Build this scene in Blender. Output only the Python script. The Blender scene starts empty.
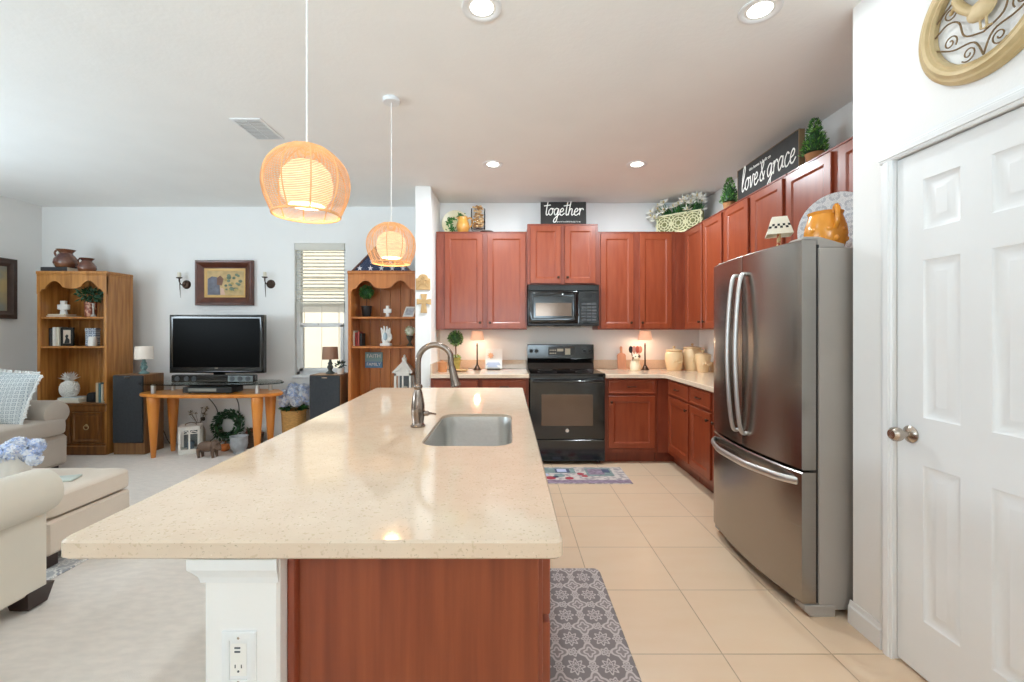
import bpy, bmesh, math, random
from mathutils import Matrix, Vector
random.seed(7)
S = bpy.context.scene
C = S.collection
PI = math.pi
R = math.radians

# ------------------------------------------------------------------ camera, sky, sun, added fill, exposure
F, CX, CY, EYE = 442.0, 508.0, 331.0, 1.35          # focal length in pixels, vanishing point, eye height
cd = bpy.data.cameras.new('camera'); cam = bpy.data.objects.new('camera', cd); C.objects.link(cam)
cd.sensor_width = 36; cd.lens = F/1024*36; cd.shift_x = (512-CX)/1024; cd.shift_y = (CY-341)/1024
cd.clip_start = .05
cam.location = (0, 0, EYE); cam.rotation_euler = (R(90), 0, 0)
S.camera = cam
S.view_settings.view_transform = 'Standard'; S.view_settings.look = 'None'
S.view_settings.gamma = 1; S.view_settings.use_curve_mapping = False
S.view_settings.exposure = 0.14
S.cycles.max_bounces = 10; S.cycles.diffuse_bounces = 6; S.cycles.glossy_bounces = 4
S.cycles.transparent_max_bounces = 12; S.cycles.sample_clamp_indirect = 4
S.cycles.caustics_reflective = False; S.cycles.caustics_refractive = False

w = bpy.data.worlds.new('sky'); S.world = w; w.use_nodes = True
nt = w.node_tree; bg = nt.nodes['Background']
sk = nt.nodes.new('ShaderNodeTexSky'); sk.sky_type = 'NISHITA'; sk.sun_disc = False
sk.sun_elevation = R(42); sk.sun_rotation = R(200); sk.dust_density = 4; sk.air_density = 1.0
nt.links.new(sk.outputs[0], bg.inputs[0]); bg.inputs[1].default_value = 0.12

sl = bpy.data.lights.new('sun', 'SUN'); sl.energy = 4.8; sl.angle = R(1); sl.color = (1, .97, .92)
so_ = bpy.data.objects.new('sun', sl); C.objects.link(so_); so_.rotation_euler = (R(32), 0, 0)          # high sun behind the house front, on the fence
def area(name, loc, rot, sx, sy, power, col=(1, 1, 1), shape='RECTANGLE', parent=None, spread=None):
    l = bpy.data.lights.new(name, 'AREA'); l.shape = shape; l.size = sx
    if shape == 'RECTANGLE': l.size_y = sy
    l.energy = power; l.color = col
    if spread: l.spread = spread
    o = bpy.data.objects.new(name, l); C.objects.link(o); o.location = loc; o.rotation_euler = rot
    if parent: o.parent = parent
    return o
area('fill_rear', (-.35, -3.2, 1.75), (R(126), 0, 0), 3.2, .8, 95, (.66, .86, 1), spread=R(90))       # added fill aimed up at the ceiling, behind the camera
area('fill_left', (-5.3, 1.4, 1.6), (R(134), 0, R(-90)), 3.2, .8, 106, (.72, .88, 1))     # added upward fill beside the left wall, out of view
# ------------------------------------------------------------------ helpers
def P(px, py, Y):
    return ((px-CX)/F*Y, Y, EYE-(py-CY)/F*Y)
def X(px, Y): return (px-CX)/F*Y
def Z(py, Y): return EYE-(py-CY)/F*Y
def srgb(h):
    if isinstance(h, str):
        h = [int(h[i:i+2], 16)/255 for i in (0, 2, 4)]
        return tuple(c/12.92 if c <= .04045 else ((c+.055)/1.055)**2.4 for c in h)
    return tuple(h)
MATS = {}
def M(name, col, rough=.5, metal=0, var=.06, scale=6, stretch=(1, 1, 1), bump=0, bscale=60, coat=0,
      col2=None, lo=.35, hi=.65, emit=0, trans=0, spec=.5, sheen=0, subsurf=0, rvar=0, detail=4):
    if name in MATS: return MATS[name]
    m = bpy.data.materials.new(name); m.use_nodes = True; n = m.node_tree.nodes; L = m.node_tree.links
    b = n['Principled BSDF']
    tc = n.new('ShaderNodeTexCoord'); mp = n.new('ShaderNodeMapping'); mp.inputs['Scale'].default_value = stretch
    L.new(tc.outputs['Object'], mp.inputs[0])
    no = n.new('ShaderNodeTexNoise'); no.inputs['Scale'].default_value = scale; no.inputs['Detail'].default_value = detail
    L.new(mp.outputs[0], no.inputs['Vector'])
    cr = n.new('ShaderNodeValToRGB'); e = cr.color_ramp.elements
    c = srgb(col); k = srgb(col2) if col2 else None
    e[0].position = lo; e[1].position = hi
    e[0].color = (*[x*(1-var) for x in c], 1) if not k else (*c, 1)
    e[1].color = (*[min(1, x*(1+var)) for x in c], 1) if not k else (*k, 1)
    L.new(no.outputs[0], cr.inputs[0]); L.new(cr.outputs[0], b.inputs['Base Color'])
    b.inputs['Roughness'].default_value = rough; b.inputs['Metallic'].default_value = metal
    b.inputs['Specular IOR Level'].default_value = spec
    if coat: b.inputs['Coat Weight'].default_value = coat; b.inputs['Coat Roughness'].default_value = .12
    if sheen: b.inputs['Sheen Weight'].default_value = sheen
    if trans: b.inputs['Transmission Weight'].default_value = trans
    if emit:
        L.new(cr.outputs[0], b.inputs['Emission Color']); b.inputs['Emission Strength'].default_value = emit
    if rvar:
        mr = n.new('ShaderNodeMapRange'); mr.inputs[3].default_value = rough-rvar; mr.inputs[4].default_value = rough+rvar
        L.new(no.outputs[0], mr.inputs[0]); L.new(mr.outputs[0], b.inputs['Roughness'])
    if bump:
        nb = n.new('ShaderNodeTexNoise'); nb.inputs['Scale'].default_value = bscale; nb.inputs['Detail'].default_value = 3
        L.new(mp.outputs[0], nb.inputs['Vector'])
        bu = n.new('ShaderNodeBump'); bu.inputs['Strength'].default_value = bump; bu.inputs['Distance'].default_value = .004
        L.new(nb.outputs[0], bu.inputs['Height']); L.new(bu.outputs[0], b.inputs['Normal'])
    MATS[name] = m
    return m

class MB:
    """collects shapes as plain vertex and face lists; build() links them as one mesh object"""
    def __init__(s): s.v = []; s.f = []; s.m = []
    def add(s, vs, fs, mi=0):
        o = len(s.v); s.v += [tuple(p) for p in vs]; s.f += [[i+o for i in f] for f in fs]; s.m += [mi]*len(fs); return s
    def n(s): return len(s.v)
    def xf(s, i, mat):
        for k in range(i, len(s.v)): s.v[k] = tuple(mat @ Vector(s.v[k]))
        return s
    def box(s, x0, x1, y0, y1, z0, z1, b=0, mi=0):
        if b <= 0:
            vs = [(x, y, z) for z in (z0, z1) for y in (y0, y1) for x in (x0, x1)]
            return s.add(vs, [(0, 2, 3, 1), (4, 5, 7, 6), (0, 1, 5, 4), (2, 6, 7, 3), (0, 4, 6, 2), (1, 3, 7, 5)], mi)
        b = min(b, abs(x1-x0)/2.01, abs(y1-y0)/2.01, abs(z1-z0)/2.01)
        vs = []; idx = {}
        for ix, x in enumerate((x0, x1)):
            for iy, y in enumerate((y0, y1)):
                for iz, z in enumerate((z0, z1)):
                    dx, dy, dz = (b, -b)[ix], (b, -b)[iy], (b, -b)[iz]
                    for a, p in enumerate(((x, y+dy, z+dz), (x+dx, y, z+dz), (x+dx, y+dy, z))):
                        idx[ix, iy, iz, a] = len(vs); vs.append(p)
        fs = []
        for a in range(3):
            o = [k for k in range(3) if k != a]
            for s_ in (0, 1):
                q = []
                for u, t in ((0, 0), (1, 0), (1, 1), (0, 1)):
                    k = [0, 0, 0]; k[a] = s_; k[o[0]] = u; k[o[1]] = t; q.append(idx[k[0], k[1], k[2], a])
                fs.append(q)
            for u in (0, 1):
                for t in (0, 1):
                    q = []
                    for end, order in ((0, (o[0], o[1])), (1, (o[1], o[0]))):
                        k = [0, 0, 0]; k[a] = end; k[o[0]] = u; k[o[1]] = t
                        for w_ in order: q.append(idx[k[0], k[1], k[2], w_])
                    fs.append(q)
        for ix in (0, 1):
            for iy in (0, 1):
                for iz in (0, 1): fs.append([idx[ix, iy, iz, a] for a in range(3)])
        return s.add(vs, fs, mi)
    def lathe(s, prof, c=(0, 0, 0), n=24, mi=0, axis='z', sx=1, sy=1, caps=True):
        vs = []; rings = []
        for r, z in prof:
            if r < 1e-6: rings.append([len(vs)]); vs.append((0, 0, z))
            else:
                rings.append(list(range(len(vs), len(vs)+n)))
                vs += [(r*sx*math.cos(2*PI*k/n), r*sy*math.sin(2*PI*k/n), z) for k in range(n)]
        fs = []
        for a, b in zip(rings, rings[1:]):
            for k in range(n):
                k2 = (k+1) % n
                if len(a) == 1 and len(b) == 1: continue
                if len(a) == 1: fs.append((a[0], b[k], b[k2]))
                elif len(b) == 1: fs.append((a[k], a[k2], b[0]))
                else: fs.append((a[k], a[k2], b[k2], b[k]))
        if caps:
            if len(rings[0]) > 1: fs.append(rings[0][::-1])
            if len(rings[-1]) > 1: fs.append(rings[-1])
        if axis == 'x': vs = [(z, x, y) for x, y, z in vs]
        if axis == 'y': vs = [(x, z, y) for x, y, z in vs]
        return s.add([(x+c[0], y+c[1], z+c[2]) for x, y, z in vs], fs, mi)
    def cyl(s, c, r, h, n=20, mi=0, axis='z', b=0, r2=None):
        r2 = r if r2 is None else r2
        pr = [(r-b, 0), (r, b), (r2, h-b), (r2-b, h)] if b else [(r, 0), (r2, h)]
        return s.lathe(pr, c, n, mi, axis)
    def ball(s, c, r, n=16, m=10, mi=0, e=1.0, e2=1.0):
        """ellipsoid, or with e/e2 < 1 a soft box (pillow, cushion)"""
        if not hasattr(r, '__len__'): r = (r, r, r)
        sp = lambda a, k: math.copysign(abs(a)**k, a)
        vs = [(c[0], c[1], c[2]-r[2])]; fs = []
        for j in range(1, m):
            t = -PI/2+PI*j/m
            for k in range(n):
                p = 2*PI*(k+.5)/n
                vs.append((c[0]+r[0]*sp(math.cos(t), e2)*sp(math.cos(p), e), c[1]+r[1]*sp(math.cos(t), e2)*sp(math.sin(p), e), c[2]+r[2]*sp(math.sin(t), e2)))
        vs.append((c[0], c[1], c[2]+r[2])); T = len(vs)-1
        for k in range(n):
            k2 = (k+1) % n
            fs.append((0, 1+k2, 1+k)); fs.append((T, T-n+k, T-n+k2))
            for j in range(m-2): a = 1+j*n; fs.append((a+k, a+k2, a+n+k2, a+n+k))
        return s.add(vs, fs, mi)
    def tube(s, pts, r, n=8, mi=0, closed=False, flat=1.0, up=None):
        pts = [Vector(p) for p in pts]; N = len(pts)
        rs = r if hasattr(r, '__len__') else [r]*N
        vs = []; u = None
        for i, p in enumerate(pts):
            a = pts[i-1] if (i or closed) else p; b = pts[(i+1) % N] if (i < N-1 or closed) else p
            t = (b-a).normalized()
            if u is None:
                u = Vector(up) if up else (Vector((0, 0, 1)) if abs(t.z) < .9 else Vector((1, 0, 0)))
            u = (u-t*u.dot(t)).normalized(); w_ = t.cross(u)
            for k in range(n):
                q = 2*PI*(k+.5)/n
                vs.append(p+u*math.cos(q)*rs[i]*flat+w_*math.sin(q)*rs[i])
        fs = []
        for i in range(N if closed else N-1):
            a = i*n; b = ((i+1) % N)*n
            for k in range(n): fs.append((a+k, a+(k+1) % n, b+(k+1) % n, b+k))
        if not closed: fs.append(list(range(n))[::-1]); fs.append(list(range((N-1)*n, N*n)))
        return s.add(vs, fs, mi)
    def prism(s, poly, d0, d1, plane='xz', mi=0, ch=0):
        f = {'xz': lambda a, b, d: (a, d, b), 'xy': lambda a, b, d: (a, b, d), 'yz': lambda a, b, d: (d, a, b)}[plane]
        n = len(poly)
        if ch:
            A = sum(poly[i][0]*poly[(i+1) % n][1]-poly[(i+1) % n][0]*poly[i][1] for i in range(n)); sg = 1 if A > 0 else -1
            ins = []
            for i in range(n):
                p, q, t = Vector(poly[i-1]), Vector(poly[i]), Vector(poly[(i+1) % n])
                e1 = (q-p).normalized(); e2 = (t-q).normalized()
                nn = Vector((-e1.y-e2.y, e1.x+e2.x))*sg
                l = nn.length
                nn = nn/l if l > 1e-6 else Vector((0, 0))
                cs = max(.4, nn.dot(Vector((-e1.y, e1.x))*sg))
                ins.append(tuple(q+nn*ch/cs))
            st = [(ins, d0), (poly, d0+ch), (poly, d1-ch), (ins, d1)]
        else: st = [(poly, d0), (poly, d1)]
        vs = [f(a, b, d) for pl, d in st for a, b in pl]; fs = []
        for k in range(len(st)-1):
            for i in range(n): j = (i+1) % n; fs.append((k*n+i, k*n+j, (k+1)*n+j, (k+1)*n+i))
        fs.append(list(range(n))[::-1]); fs.append(list(range(len(vs)-n, len(vs))))
        return s.add(vs, fs, mi)
    def rings(s, x0, x1, z0, z1, prof, mi=0, cap=True, mic=None, back=True):
        """nested rectangles facing -y: prof = [(inset, y), ...]; a panelled front or a picture frame"""
        vs = []; fs = []
        for i, y in prof: vs += [(x0+i, y, z0+i), (x1-i, y, z0+i), (x1-i, y, z1-i), (x0+i, y, z1-i)]
        for k in range(len(prof)-1):
            for j in range(4): a = k*4; fs.append((a+j, a+(j+1) % 4, a+4+(j+1) % 4, a+4+j))
        if back: fs.append((3, 2, 1, 0))
        s.add(vs, fs, mi)
        if cap:
            i, y = prof[-1]
            s.add([(x0+i, y, z0+i), (x1-i, y, z0+i), (x1-i, y, z1-i), (x0+i, y, z1-i)], [(0, 1, 2, 3)], mi if mic is None else mic)
        return s
    def leaf(s, c, d, l, wd, mi=0, roll=None):
        d = Vector(d).normalized(); c = Vector(c)
        a = Vector((random.uniform(-1, 1), random.uniform(-1, 1), random.uniform(-1, 1)))
        u = d.cross(a)
        if u.length < 1e-3: u = d.cross(Vector((1, .3, .2)))
        u.normalize(); nn = d.cross(u)
        return s.add([c, c+d*l*.45+u*wd/2+nn*wd*.2, c+d*l, c+d*l*.45-u*wd/2+nn*wd*.2, c+d*l*.5], [(0, 1, 4), (1, 2, 4), (2, 3, 4), (3, 0, 4)], mi)
    def leafball(s, c, r, n, l, wd, mis=(0,), fill=.55):
        rr = r if hasattr(r, '__len__') else (r, r, r)
        for _ in range(n):
            v = Vector((random.gauss(0, 1), random.gauss(0, 1), random.gauss(0, 1))).normalized()
            q = random.uniform(fill, .88)
            p = Vector(c)+Vector((v.x*rr[0], v.y*rr[1], v.z*rr[2]))*q
            d = v+Vector((random.uniform(-.7, .7), random.uniform(-.7, .7), random.uniform(-.5, .8)))
            s.leaf(p, d, l*random.uniform(.7, 1.2), wd, random.choice(mis))
        return s
    def build(s, name, mats, parent=None, loc=(0, 0, 0), rz=0, rot=None, angle=35, label=None):
        me = bpy.data.meshes.new(name); me.from_pydata(s.v, [], s.f)
        if not isinstance(mats, (list, tuple)): mats = [mats]
        for m in mats: me.materials.append(m)
        for p, k in zip(me.polygons, s.m): p.material_index = k
        bm = bmesh.new(); bm.from_mesh(me); bmesh.ops.recalc_face_normals(bm, faces=bm.faces); bm.to_mesh(me); bm.free()
        me.shade_smooth(); me.set_sharp_from_angle(angle=R(angle))
        o = bpy.data.objects.new(name, me); C.objects.link(o)
        o.location = loc; o.rotation_euler = rot if rot else (0, 0, rz)
        if parent: o.parent = parent
        if label: o['label'] = label
        return o
def tag(o, label, cat, group=None, kind=None):
    o['label'] = label; o['category'] = cat
    if group: o['group'] = group
    if kind: o['kind'] = kind
    return o
def thing(name, label, cat, loc=(0, 0, 0), rz=0, group=None):
    o = bpy.data.objects.new(name, None); o.empty_display_size = .05; C.objects.link(o)
    o.location = loc; o.rotation_euler = (0, 0, rz)
    return tag(o, label, cat, group)
def struct(name, mb, m, loc=(0, 0, 0), parent=None, angle=12):
    o = mb.build(name, m, parent, loc, angle=angle)
    if not parent: o['kind'] = 'structure'
    return o
def dup(root, loc, rz=None, label=None):
    def cp(o, par):
        c = o.copy(); C.objects.link(c)
        if par: c.parent = par
        for k in [q for q in S.objects if q.parent == o]: cp(k, c)
        return c
    r = cp(root, None); r.location = loc
    if rz is not None: r.rotation_euler = (0, 0, rz)
    if label: r['label'] = label
    return r
def smooth_pts(pts, k=6, closed=False):
    pts = [Vector(p) for p in pts]; out = []; n = len(pts)
    for i in range(n if closed else n-1):
        if closed: a, b, c_, d = pts[i-1], pts[i], pts[(i+1) % n], pts[(i+2) % n]
        else: a, b, c_, d = pts[max(i-1, 0)], pts[i], pts[i+1], pts[min(i+2, n-1)]
        for j in range(k):
            t = j/k
            out.append(.5*((2*b)+(c_-a)*t+(2*a-5*b+4*c_-d)*t*t+(3*b-a-3*c_+d)*t**3))
    if not closed: out.append(pts[-1])
    return out
def rrect(x0, x1, y0, y1, r, n=6):
    out = []
    for cx, cy, a0 in ((x1-r, y0+r, -90), (x1-r, y1-r, 0), (x0+r, y1-r, 90), (x0+r, y0+r, 180)):
        for k in range(n+1): a = R(a0+90*k/n); out.append((cx+r*math.cos(a), cy+r*math.sin(a)))
    return out
def text_mesh(name, body, size, mat, parent, loc, rot, depth=.001, align='CENTER'):
    cu = bpy.data.curves.new(name, 'FONT'); cu.body = body; cu.size = size; cu.extrude = depth
    cu.align_x = align; cu.align_y = 'CENTER'
    t = bpy.data.objects.new(name+'_curve', cu); C.objects.link(t)
    dg = bpy.context.evaluated_depsgraph_get(); me = bpy.data.meshes.new_from_object(t.evaluated_get(dg))
    bpy.data.objects.remove(t); me.materials.clear(); me.materials.append(mat); me.name = name
    o = bpy.data.objects.new(name, me); C.objects.link(o); o.location = loc; o.rotation_euler = rot
    if parent: o.parent = parent
    return o
GL = {'t': (.62, [[(.42, 2.0), (.34, 1), (.34, .2), (.5, 0), (.75, .25)], [(-.15, 1.35), (.9, 1.5)]]),
      'o': (.85, [[(.7, .9), (.4, 1), (.12, .65), (.14, .25), (.4, 0), (.68, .3), (.7, .7), (.5, 1), (.95, .85)]]),
      'g': (.9, [[(.72, .9), (.4, 1), (.1, .6), (.25, .05), (.55, .2), (.75, .95), (.7, 0), (.55, -.9), (.2, -1), (.25, -.55), (1, .2)]]),
      'e': (.75, [[(.1, .45), (.5, .55), (.62, .85), (.38, 1), (.12, .6), (.2, .08), (.5, 0), (.85, .3)]]),
      'h': (.9, [[(.3, 2.1), (.2, 1), (.1, 0)], [(.13, .5), (.4, .95), (.62, .8), (.6, .15), (.72, 0), (.95, .2)]]),
      'r': (.75, [[(.05, .8), (.2, 1), (.2, .5), (.2, 0)], [(.2, .5), (.4, .95), (.65, .95), (.7, .75)]]),
      'l': (.6, [[(.1, .4), (.5, 1.7), (.45, 2.2), (.22, 1.9), (.1, .5), (.28, 0), (.65, .3)]]),
      'v': (.8, [[(0, .9), (.15, .95), (.32, 0), (.55, .5), (.62, 1), (.9, .9)]]),
      'a': (.95, [[(.72, .9), (.4, 1), (.1, .55), (.28, 0), (.6, .3), (.75, .95), (.74, .2), (.98, .1)]]),
      'c': (.75, [[(.65, .85), (.38, 1), (.1, .55), (.22, .05), (.52, 0), (.85, .3)]]),
      '&': (.95, [[(.8, .0), (.3, 1.0), (.3, 1.5), (.6, 1.45), (.5, 1.1), (.1, .5), (.25, .05), (.6, .15), (.85, .7)]]),
      ' ': (.25, [])}
def script_text(s, x, z, h, r, y, shear=.25, squeeze=1.0):
    """brush lettering facing -y as flattened tubes; h = height of a small letter"""
    mb = MB(); cx = x
    for ch in s:
        adv, st = GL[ch]
        for q in st:
            pts = [(cx+(a*squeeze+b*shear*.5)*h, y, z+b*h) for a, b in q]
            mb.tube(smooth_pts(pts, 5), r, 6, up=(0, 1, 0), flat=.35)
        cx += adv*h*squeeze
    return mb, cx
# ------------------------------------------------------------------ materials
wallm = M('wall_paint', 'efeeec', .75, var=.01, scale=2, bump=.12, bscale=90)
ceilm = M('ceiling_paint', 'f2f1ee', .85, var=.012, scale=3, bump=.25, bscale=45)
trimm = M('trim_paint', 'e9eaea', .35, var=.01)
carpetm = M('carpet', 'e0d6cc', .95, var=.05, scale=14, bump=.8, bscale=260, sheen=.3, stretch=(1, 2.2, 1), detail=8)
cherry = M('cherry_wood', '84391f', .34, col2='904427', scale=5, stretch=(5, 5, .7), coat=.1, detail=6, rvar=.05)
cherryd = M('cherry_wood_frame', '78331e', .38, col2='863e27', scale=5, stretch=(4, 4, .8), coat=.1)
cherryp = M('cherry_end_panel', '773216', .42, col2='8f4624', scale=4.5, stretch=(9, 9, .45), detail=8, lo=.3, hi=.7)
oak = M('oak_wood', '9a6128', .36, col2='c08544', scale=4, stretch=(7, 7, .5), coat=.2, detail=8)
oakd = M('oak_dark', '6a3f19', .4, col2='8a5827', scale=5, stretch=(6, 6, .6), coat=.2)
pine = M('honey_pine', 'a8602a', .4, col2='c27b40', scale=3.5, stretch=(8, 8, .4), coat=.15, detail=8)
beech = M('beech_wood', 'c8762a', .33, col2='dc8d3c', scale=4, stretch=(3, 3, .6), coat=.3)
walnut = M('speaker_veneer', '7a5233', .45, col2='93683f', scale=5, stretch=(9, 9, .4))
frame_w = M('picture_frame_wood', '4f2a1c', .4, col2='643626', scale=8, coat=.3)
steel = M('stainless', 'a09b95', .26, metal=1, var=.03, scale=3, stretch=(1, 1, 120), rvar=.03)
steelb = M('stainless_handle', 'cfcdca', .42, metal=1, var=.02)
steels = M('sink_steel', 'd2d0cc', .36, metal=1, var=.03, scale=60, stretch=(1, 20, 1))
fridge_side = M('fridge_side_grey', 'a39c95', .42, var=.02, bump=.05, bscale=300)
dgap = M('dark_gasket', '2c2a29', .6)
blackg = M('black_enamel', '0b0b0c', .12, var=.02, coat=.5)
blackm = M('black_plastic', '141415', .38, var=.04)
blackglass = M('black_glass', '050506', .05, var=0, spec=.7)
ovenglass = M('oven_window', '6a5a4e', .08, var=.05, metal=.55)
mwglass = M('microwave_window', '6f5d50', .12, var=.05, metal=.6)
chrome = M('polished_chrome', 'd8d8d8', .12, metal=1, var=.01)
nickel = M('satin_nickel', 'b8aca0', .24, metal=1, var=.02)
bronze = M('oil_rubbed_bronze', '4a3a30', .35, metal=.8, var=.05)
faucm = M('faucet_metal', '8d7f75', .2, metal=1, var=.03)
whitep = M('white_ceramic', 'efede8', .3, var=.02)
whitem = M('white_distressed_paint', 'e9e6de', .6, var=.05, scale=14)
cream = M('cream_ceramic', 'dfc196', .28, var=.05, scale=5, coat=.3)
linen = M('sofa_linen', 'bdb1a4', .9, var=.05, scale=3, bump=.5, bscale=420, sheen=.25)
linenl = M('loveseat_linen', 'd4cbbb', .9, var=.03, scale=3, bump=.5, bscale=420, sheen=.25)
ottom = M('ottoman_linen', 'd9cab9', .9, var=.04, scale=3, bump=.5, bscale=420, sheen=.2)
darkleg = M('dark_wood_leg', '2a1813', .35, var=.08, coat=.2)
green = M('leaf_green', '3f7a33', .55, var=.3, scale=25)
greend = M('leaf_dark_green', '27502a', .55, var=.3, scale=25)
greenl = M('leaf_light_green', '79ad4e', .55, var=.25, scale=25)
bluefl = M('petal_blue', 'b9caec', .7, var=.15, scale=30)
whitefl = M('petal_pale', 'e9edf6', .7, var=.05, scale=30)
lilyw = M('petal_white', 'f4f2ea', .6, var=.03, scale=30)
terra = M('terracotta', 'b07a4e', .75, var=.12, scale=9)
wicker = M('wicker', 'c89a58', .6, var=.2, scale=30, stretch=(1, 1, 5), bump=.8, bscale=70)
brownpot = M('glazed_brown', '56302c', .22, col2='8a5a3c', scale=4, stretch=(1, 1, 2.5), coat=.5)
orangeg = M('orange_glaze', 'e0932f', .25, var=.1, scale=5, coat=.4)
signb = M('sign_black', '23211f', .7, var=.15, scale=20)
signw = M('sign_white', 'efece6', .7)
goldm = M('antique_gold', 'b39a6a', .55, col2='cdb68c', scale=7, metal=.15)
rustm = M('rust_wire', '7d6444', .5, metal=.5, var=.1)
tealc = M('teal_wash', '6d8b8b', .6, var=.15, scale=12)
greyc = M('grey_stone', 'a5a9ad', .75, var=.15, scale=18, bump=.5, bscale=50)
bullm = M('bronze_figurine', '6b5546', .5, var=.15, scale=18, metal=.2)
tanw = M('tan_carved_wood', 'c6a06e', .6, var=.1, scale=12)
redbook = M('red_cloth', '8f2f2c', .7); darkbook = M('dark_cloth', '2a2a2c', .65); creambook = M('cream_cloth', 'e2dccb', .75); greybook = M('grey_cloth', '46484a', .7)
paper = M('book_pages', 'e8e2d2', .85, var=.06, scale=4, stretch=(1, 1, 60))
brownshade = M('brown_lampshade', '9b7863', .85, var=.05, bump=.3, bscale=300)
whiteshade = M('white_lampshade', 'e6ddd2', .85, var=.02, bump=.3, bscale=300, emit=.12)
litshade = M('lit_lampshade', 'f6bf9c', .8, var=.05, scale=9, emit=.5)
bulbm = M('lamp_bulb', 'fff0d8', .5, var=0, emit=6)
lightm = M('downlight_lens', 'fffaf0', .5, var=0, emit=9)
flagb = M('flag_blue', '35405c', .85, var=.08, bump=.3, bscale=200)
gskt = M('grey_grill_cloth', '33363a', .85, var=.1, scale=40, bump=.5, bscale=300)
slatm = None
vinylm = M('vinyl_fence', 'efeadb', .6, var=.02)
cutm = M('cutting_board_wood', 'cf9a7c', .5, var=.1, scale=5, stretch=(4, 4, .5))
rattan = M('rattan_cane', 'edb47a', .55, var=.12, scale=30, emit=.10)
cordm = M('white_cord', 'f0efec', .5)
bowlm = M('lantern_glass_dark', '6f7677', .2)
pinkf = M('dried_petals', 'c99a5c', .7, col2='8a5a34', scale=20)

def nodes(name, rough=.5):
    m = bpy.data.materials.new(name); m.use_nodes = True; n = m.node_tree.nodes; L = m.node_tree.links
    b = n['Principled BSDF']; b.inputs['Roughness'].default_value = rough
    tc = n.new('ShaderNodeTexCoord'); return m, n, L, b, tc.outputs['Object']
def mathn(n, L, op, a, b=None, c=None):
    q = n.new('ShaderNodeMath'); q.operation = op
    for i, v in enumerate((a, b, c)):
        if v is None: continue
        if isinstance(v, (int, float)): q.inputs[i].default_value = v
        else: L.new(v, q.inputs[i])
    return q.outputs[0]
def mixc(n, L, fac, a, b):
    q = n.new('ShaderNodeMix'); q.data_type = 'RGBA'
    for s_, v in ((0, fac), (6, a), (7, b)):
        if isinstance(v, str): q.inputs[s_].default_value = (*srgb(v), 1)
        elif isinstance(v, (int, float)): q.inputs[s_].default_value = v
        else: L.new(v, q.inputs[s_])
    return q.outputs[2]
def noise(n, L, co, scale, detail=3, stretch=None):
    if stretch:
        mp = n.new('ShaderNodeMapping'); mp.inputs['Scale'].default_value = stretch; L.new(co, mp.inputs[0]); co = mp.outputs[0]
    q = n.new('ShaderNodeTexNoise'); q.inputs['Scale'].default_value = scale; q.inputs['Detail'].default_value = detail
    L.new(co, q.inputs['Vector']); return q.outputs[0]
def ramp(n, L, f, p0, p1):
    q = n.new('ShaderNodeMapRange'); q.inputs[1].default_value = p0; q.inputs[2].default_value = p1; L.new(f, q.inputs[0]); return q.outputs[0]
def tile_mat():
    m, n, L, b, co = nodes('floor_tile', .28)
    mp = n.new('ShaderNodeMapping'); mp.inputs['Location'].default_value = (-.439+.457*20, -1.847+.457*20, 0); L.new(co, mp.inputs[0])
    br = n.new('ShaderNodeTexBrick'); br.offset = 0; br.squash = 1
    for k, v in (('Scale', 1), ('Mortar Size', .003), ('Mortar Smooth', .3), ('Brick Width', .457), ('Row Height', .457), ('Bias', 0)): br.inputs[k].default_value = v
    br.inputs['Color1'].default_value = (*srgb('dec1a2'), 1); br.inputs['Color2'].default_value = (*srgb('dabc9d'), 1); br.inputs['Mortar'].default_value = (*srgb('a2876b'), 1)
    L.new(mp.outputs[0], br.inputs['Vector'])
    nz = noise(n, L, co, 3.5, 6, (1, 3, 1))
    c = mixc(n, L, mathn(n, L, 'MULTIPLY', ramp(n, L, nz, .3, .75), .35), br.outputs[0], 'e2ccb5')
    L.new(c, b.inputs['Base Color'])
    bu = n.new('ShaderNodeBump'); bu.inputs['Strength'].default_value = .35; bu.inputs['Distance'].default_value = .003; bu.invert = True
    L.new(br.outputs['Fac'], bu.inputs['Height']); L.new(bu.outputs[0], b.inputs['Normal']); return m
def slat_mat():
    m, n, L, b, co = nodes('blind_slat', .5); b.inputs['Base Color'].default_value = (*srgb('f3f2ee'), 1)
    t = n.new('ShaderNodeBsdfTranslucent'); t.inputs[0].default_value = (*srgb('f6f4ec'), 1)
    mx = n.new('ShaderNodeMixShader'); mx.inputs[0].default_value = .45
    L.new(b.outputs[0], mx.inputs[1]); L.new(t.outputs[0], mx.inputs[2]); L.new(mx.outputs[0], n['Material Output'].inputs[0]); return m
slatm = slat_mat()
tilem = tile_mat()
def quartz_mat():
    m, n, L, b, co = nodes('quartz', .07); b.inputs['IOR'].default_value = 1.6
    a = noise(n, L, co, 160, 2); a2 = noise(n, L, co, 90, 2); a3 = noise(n, L, co, 14, 3)
    c = mixc(n, L, ramp(n, L, a3, .35, .65), 'dac4ad', 'decab3')
    c = mixc(n, L, mathn(n, L, 'MULTIPLY', ramp(n, L, a2, .62, .68), .5), c, 'c2ab8c')
    c = mixc(n, L, mathn(n, L, 'MULTIPLY', ramp(n, L, a, .655, .715), .6), c, '9c886e')
    c = mixc(n, L, mathn(n, L, 'MULTIPLY', ramp(n, L, a, .30, .25), .6), c, 'f0e8da')
    L.new(c, b.inputs['Base Color']); b.inputs['Specular IOR Level'].default_value = .5; return m
quartz = quartz_mat()
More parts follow.
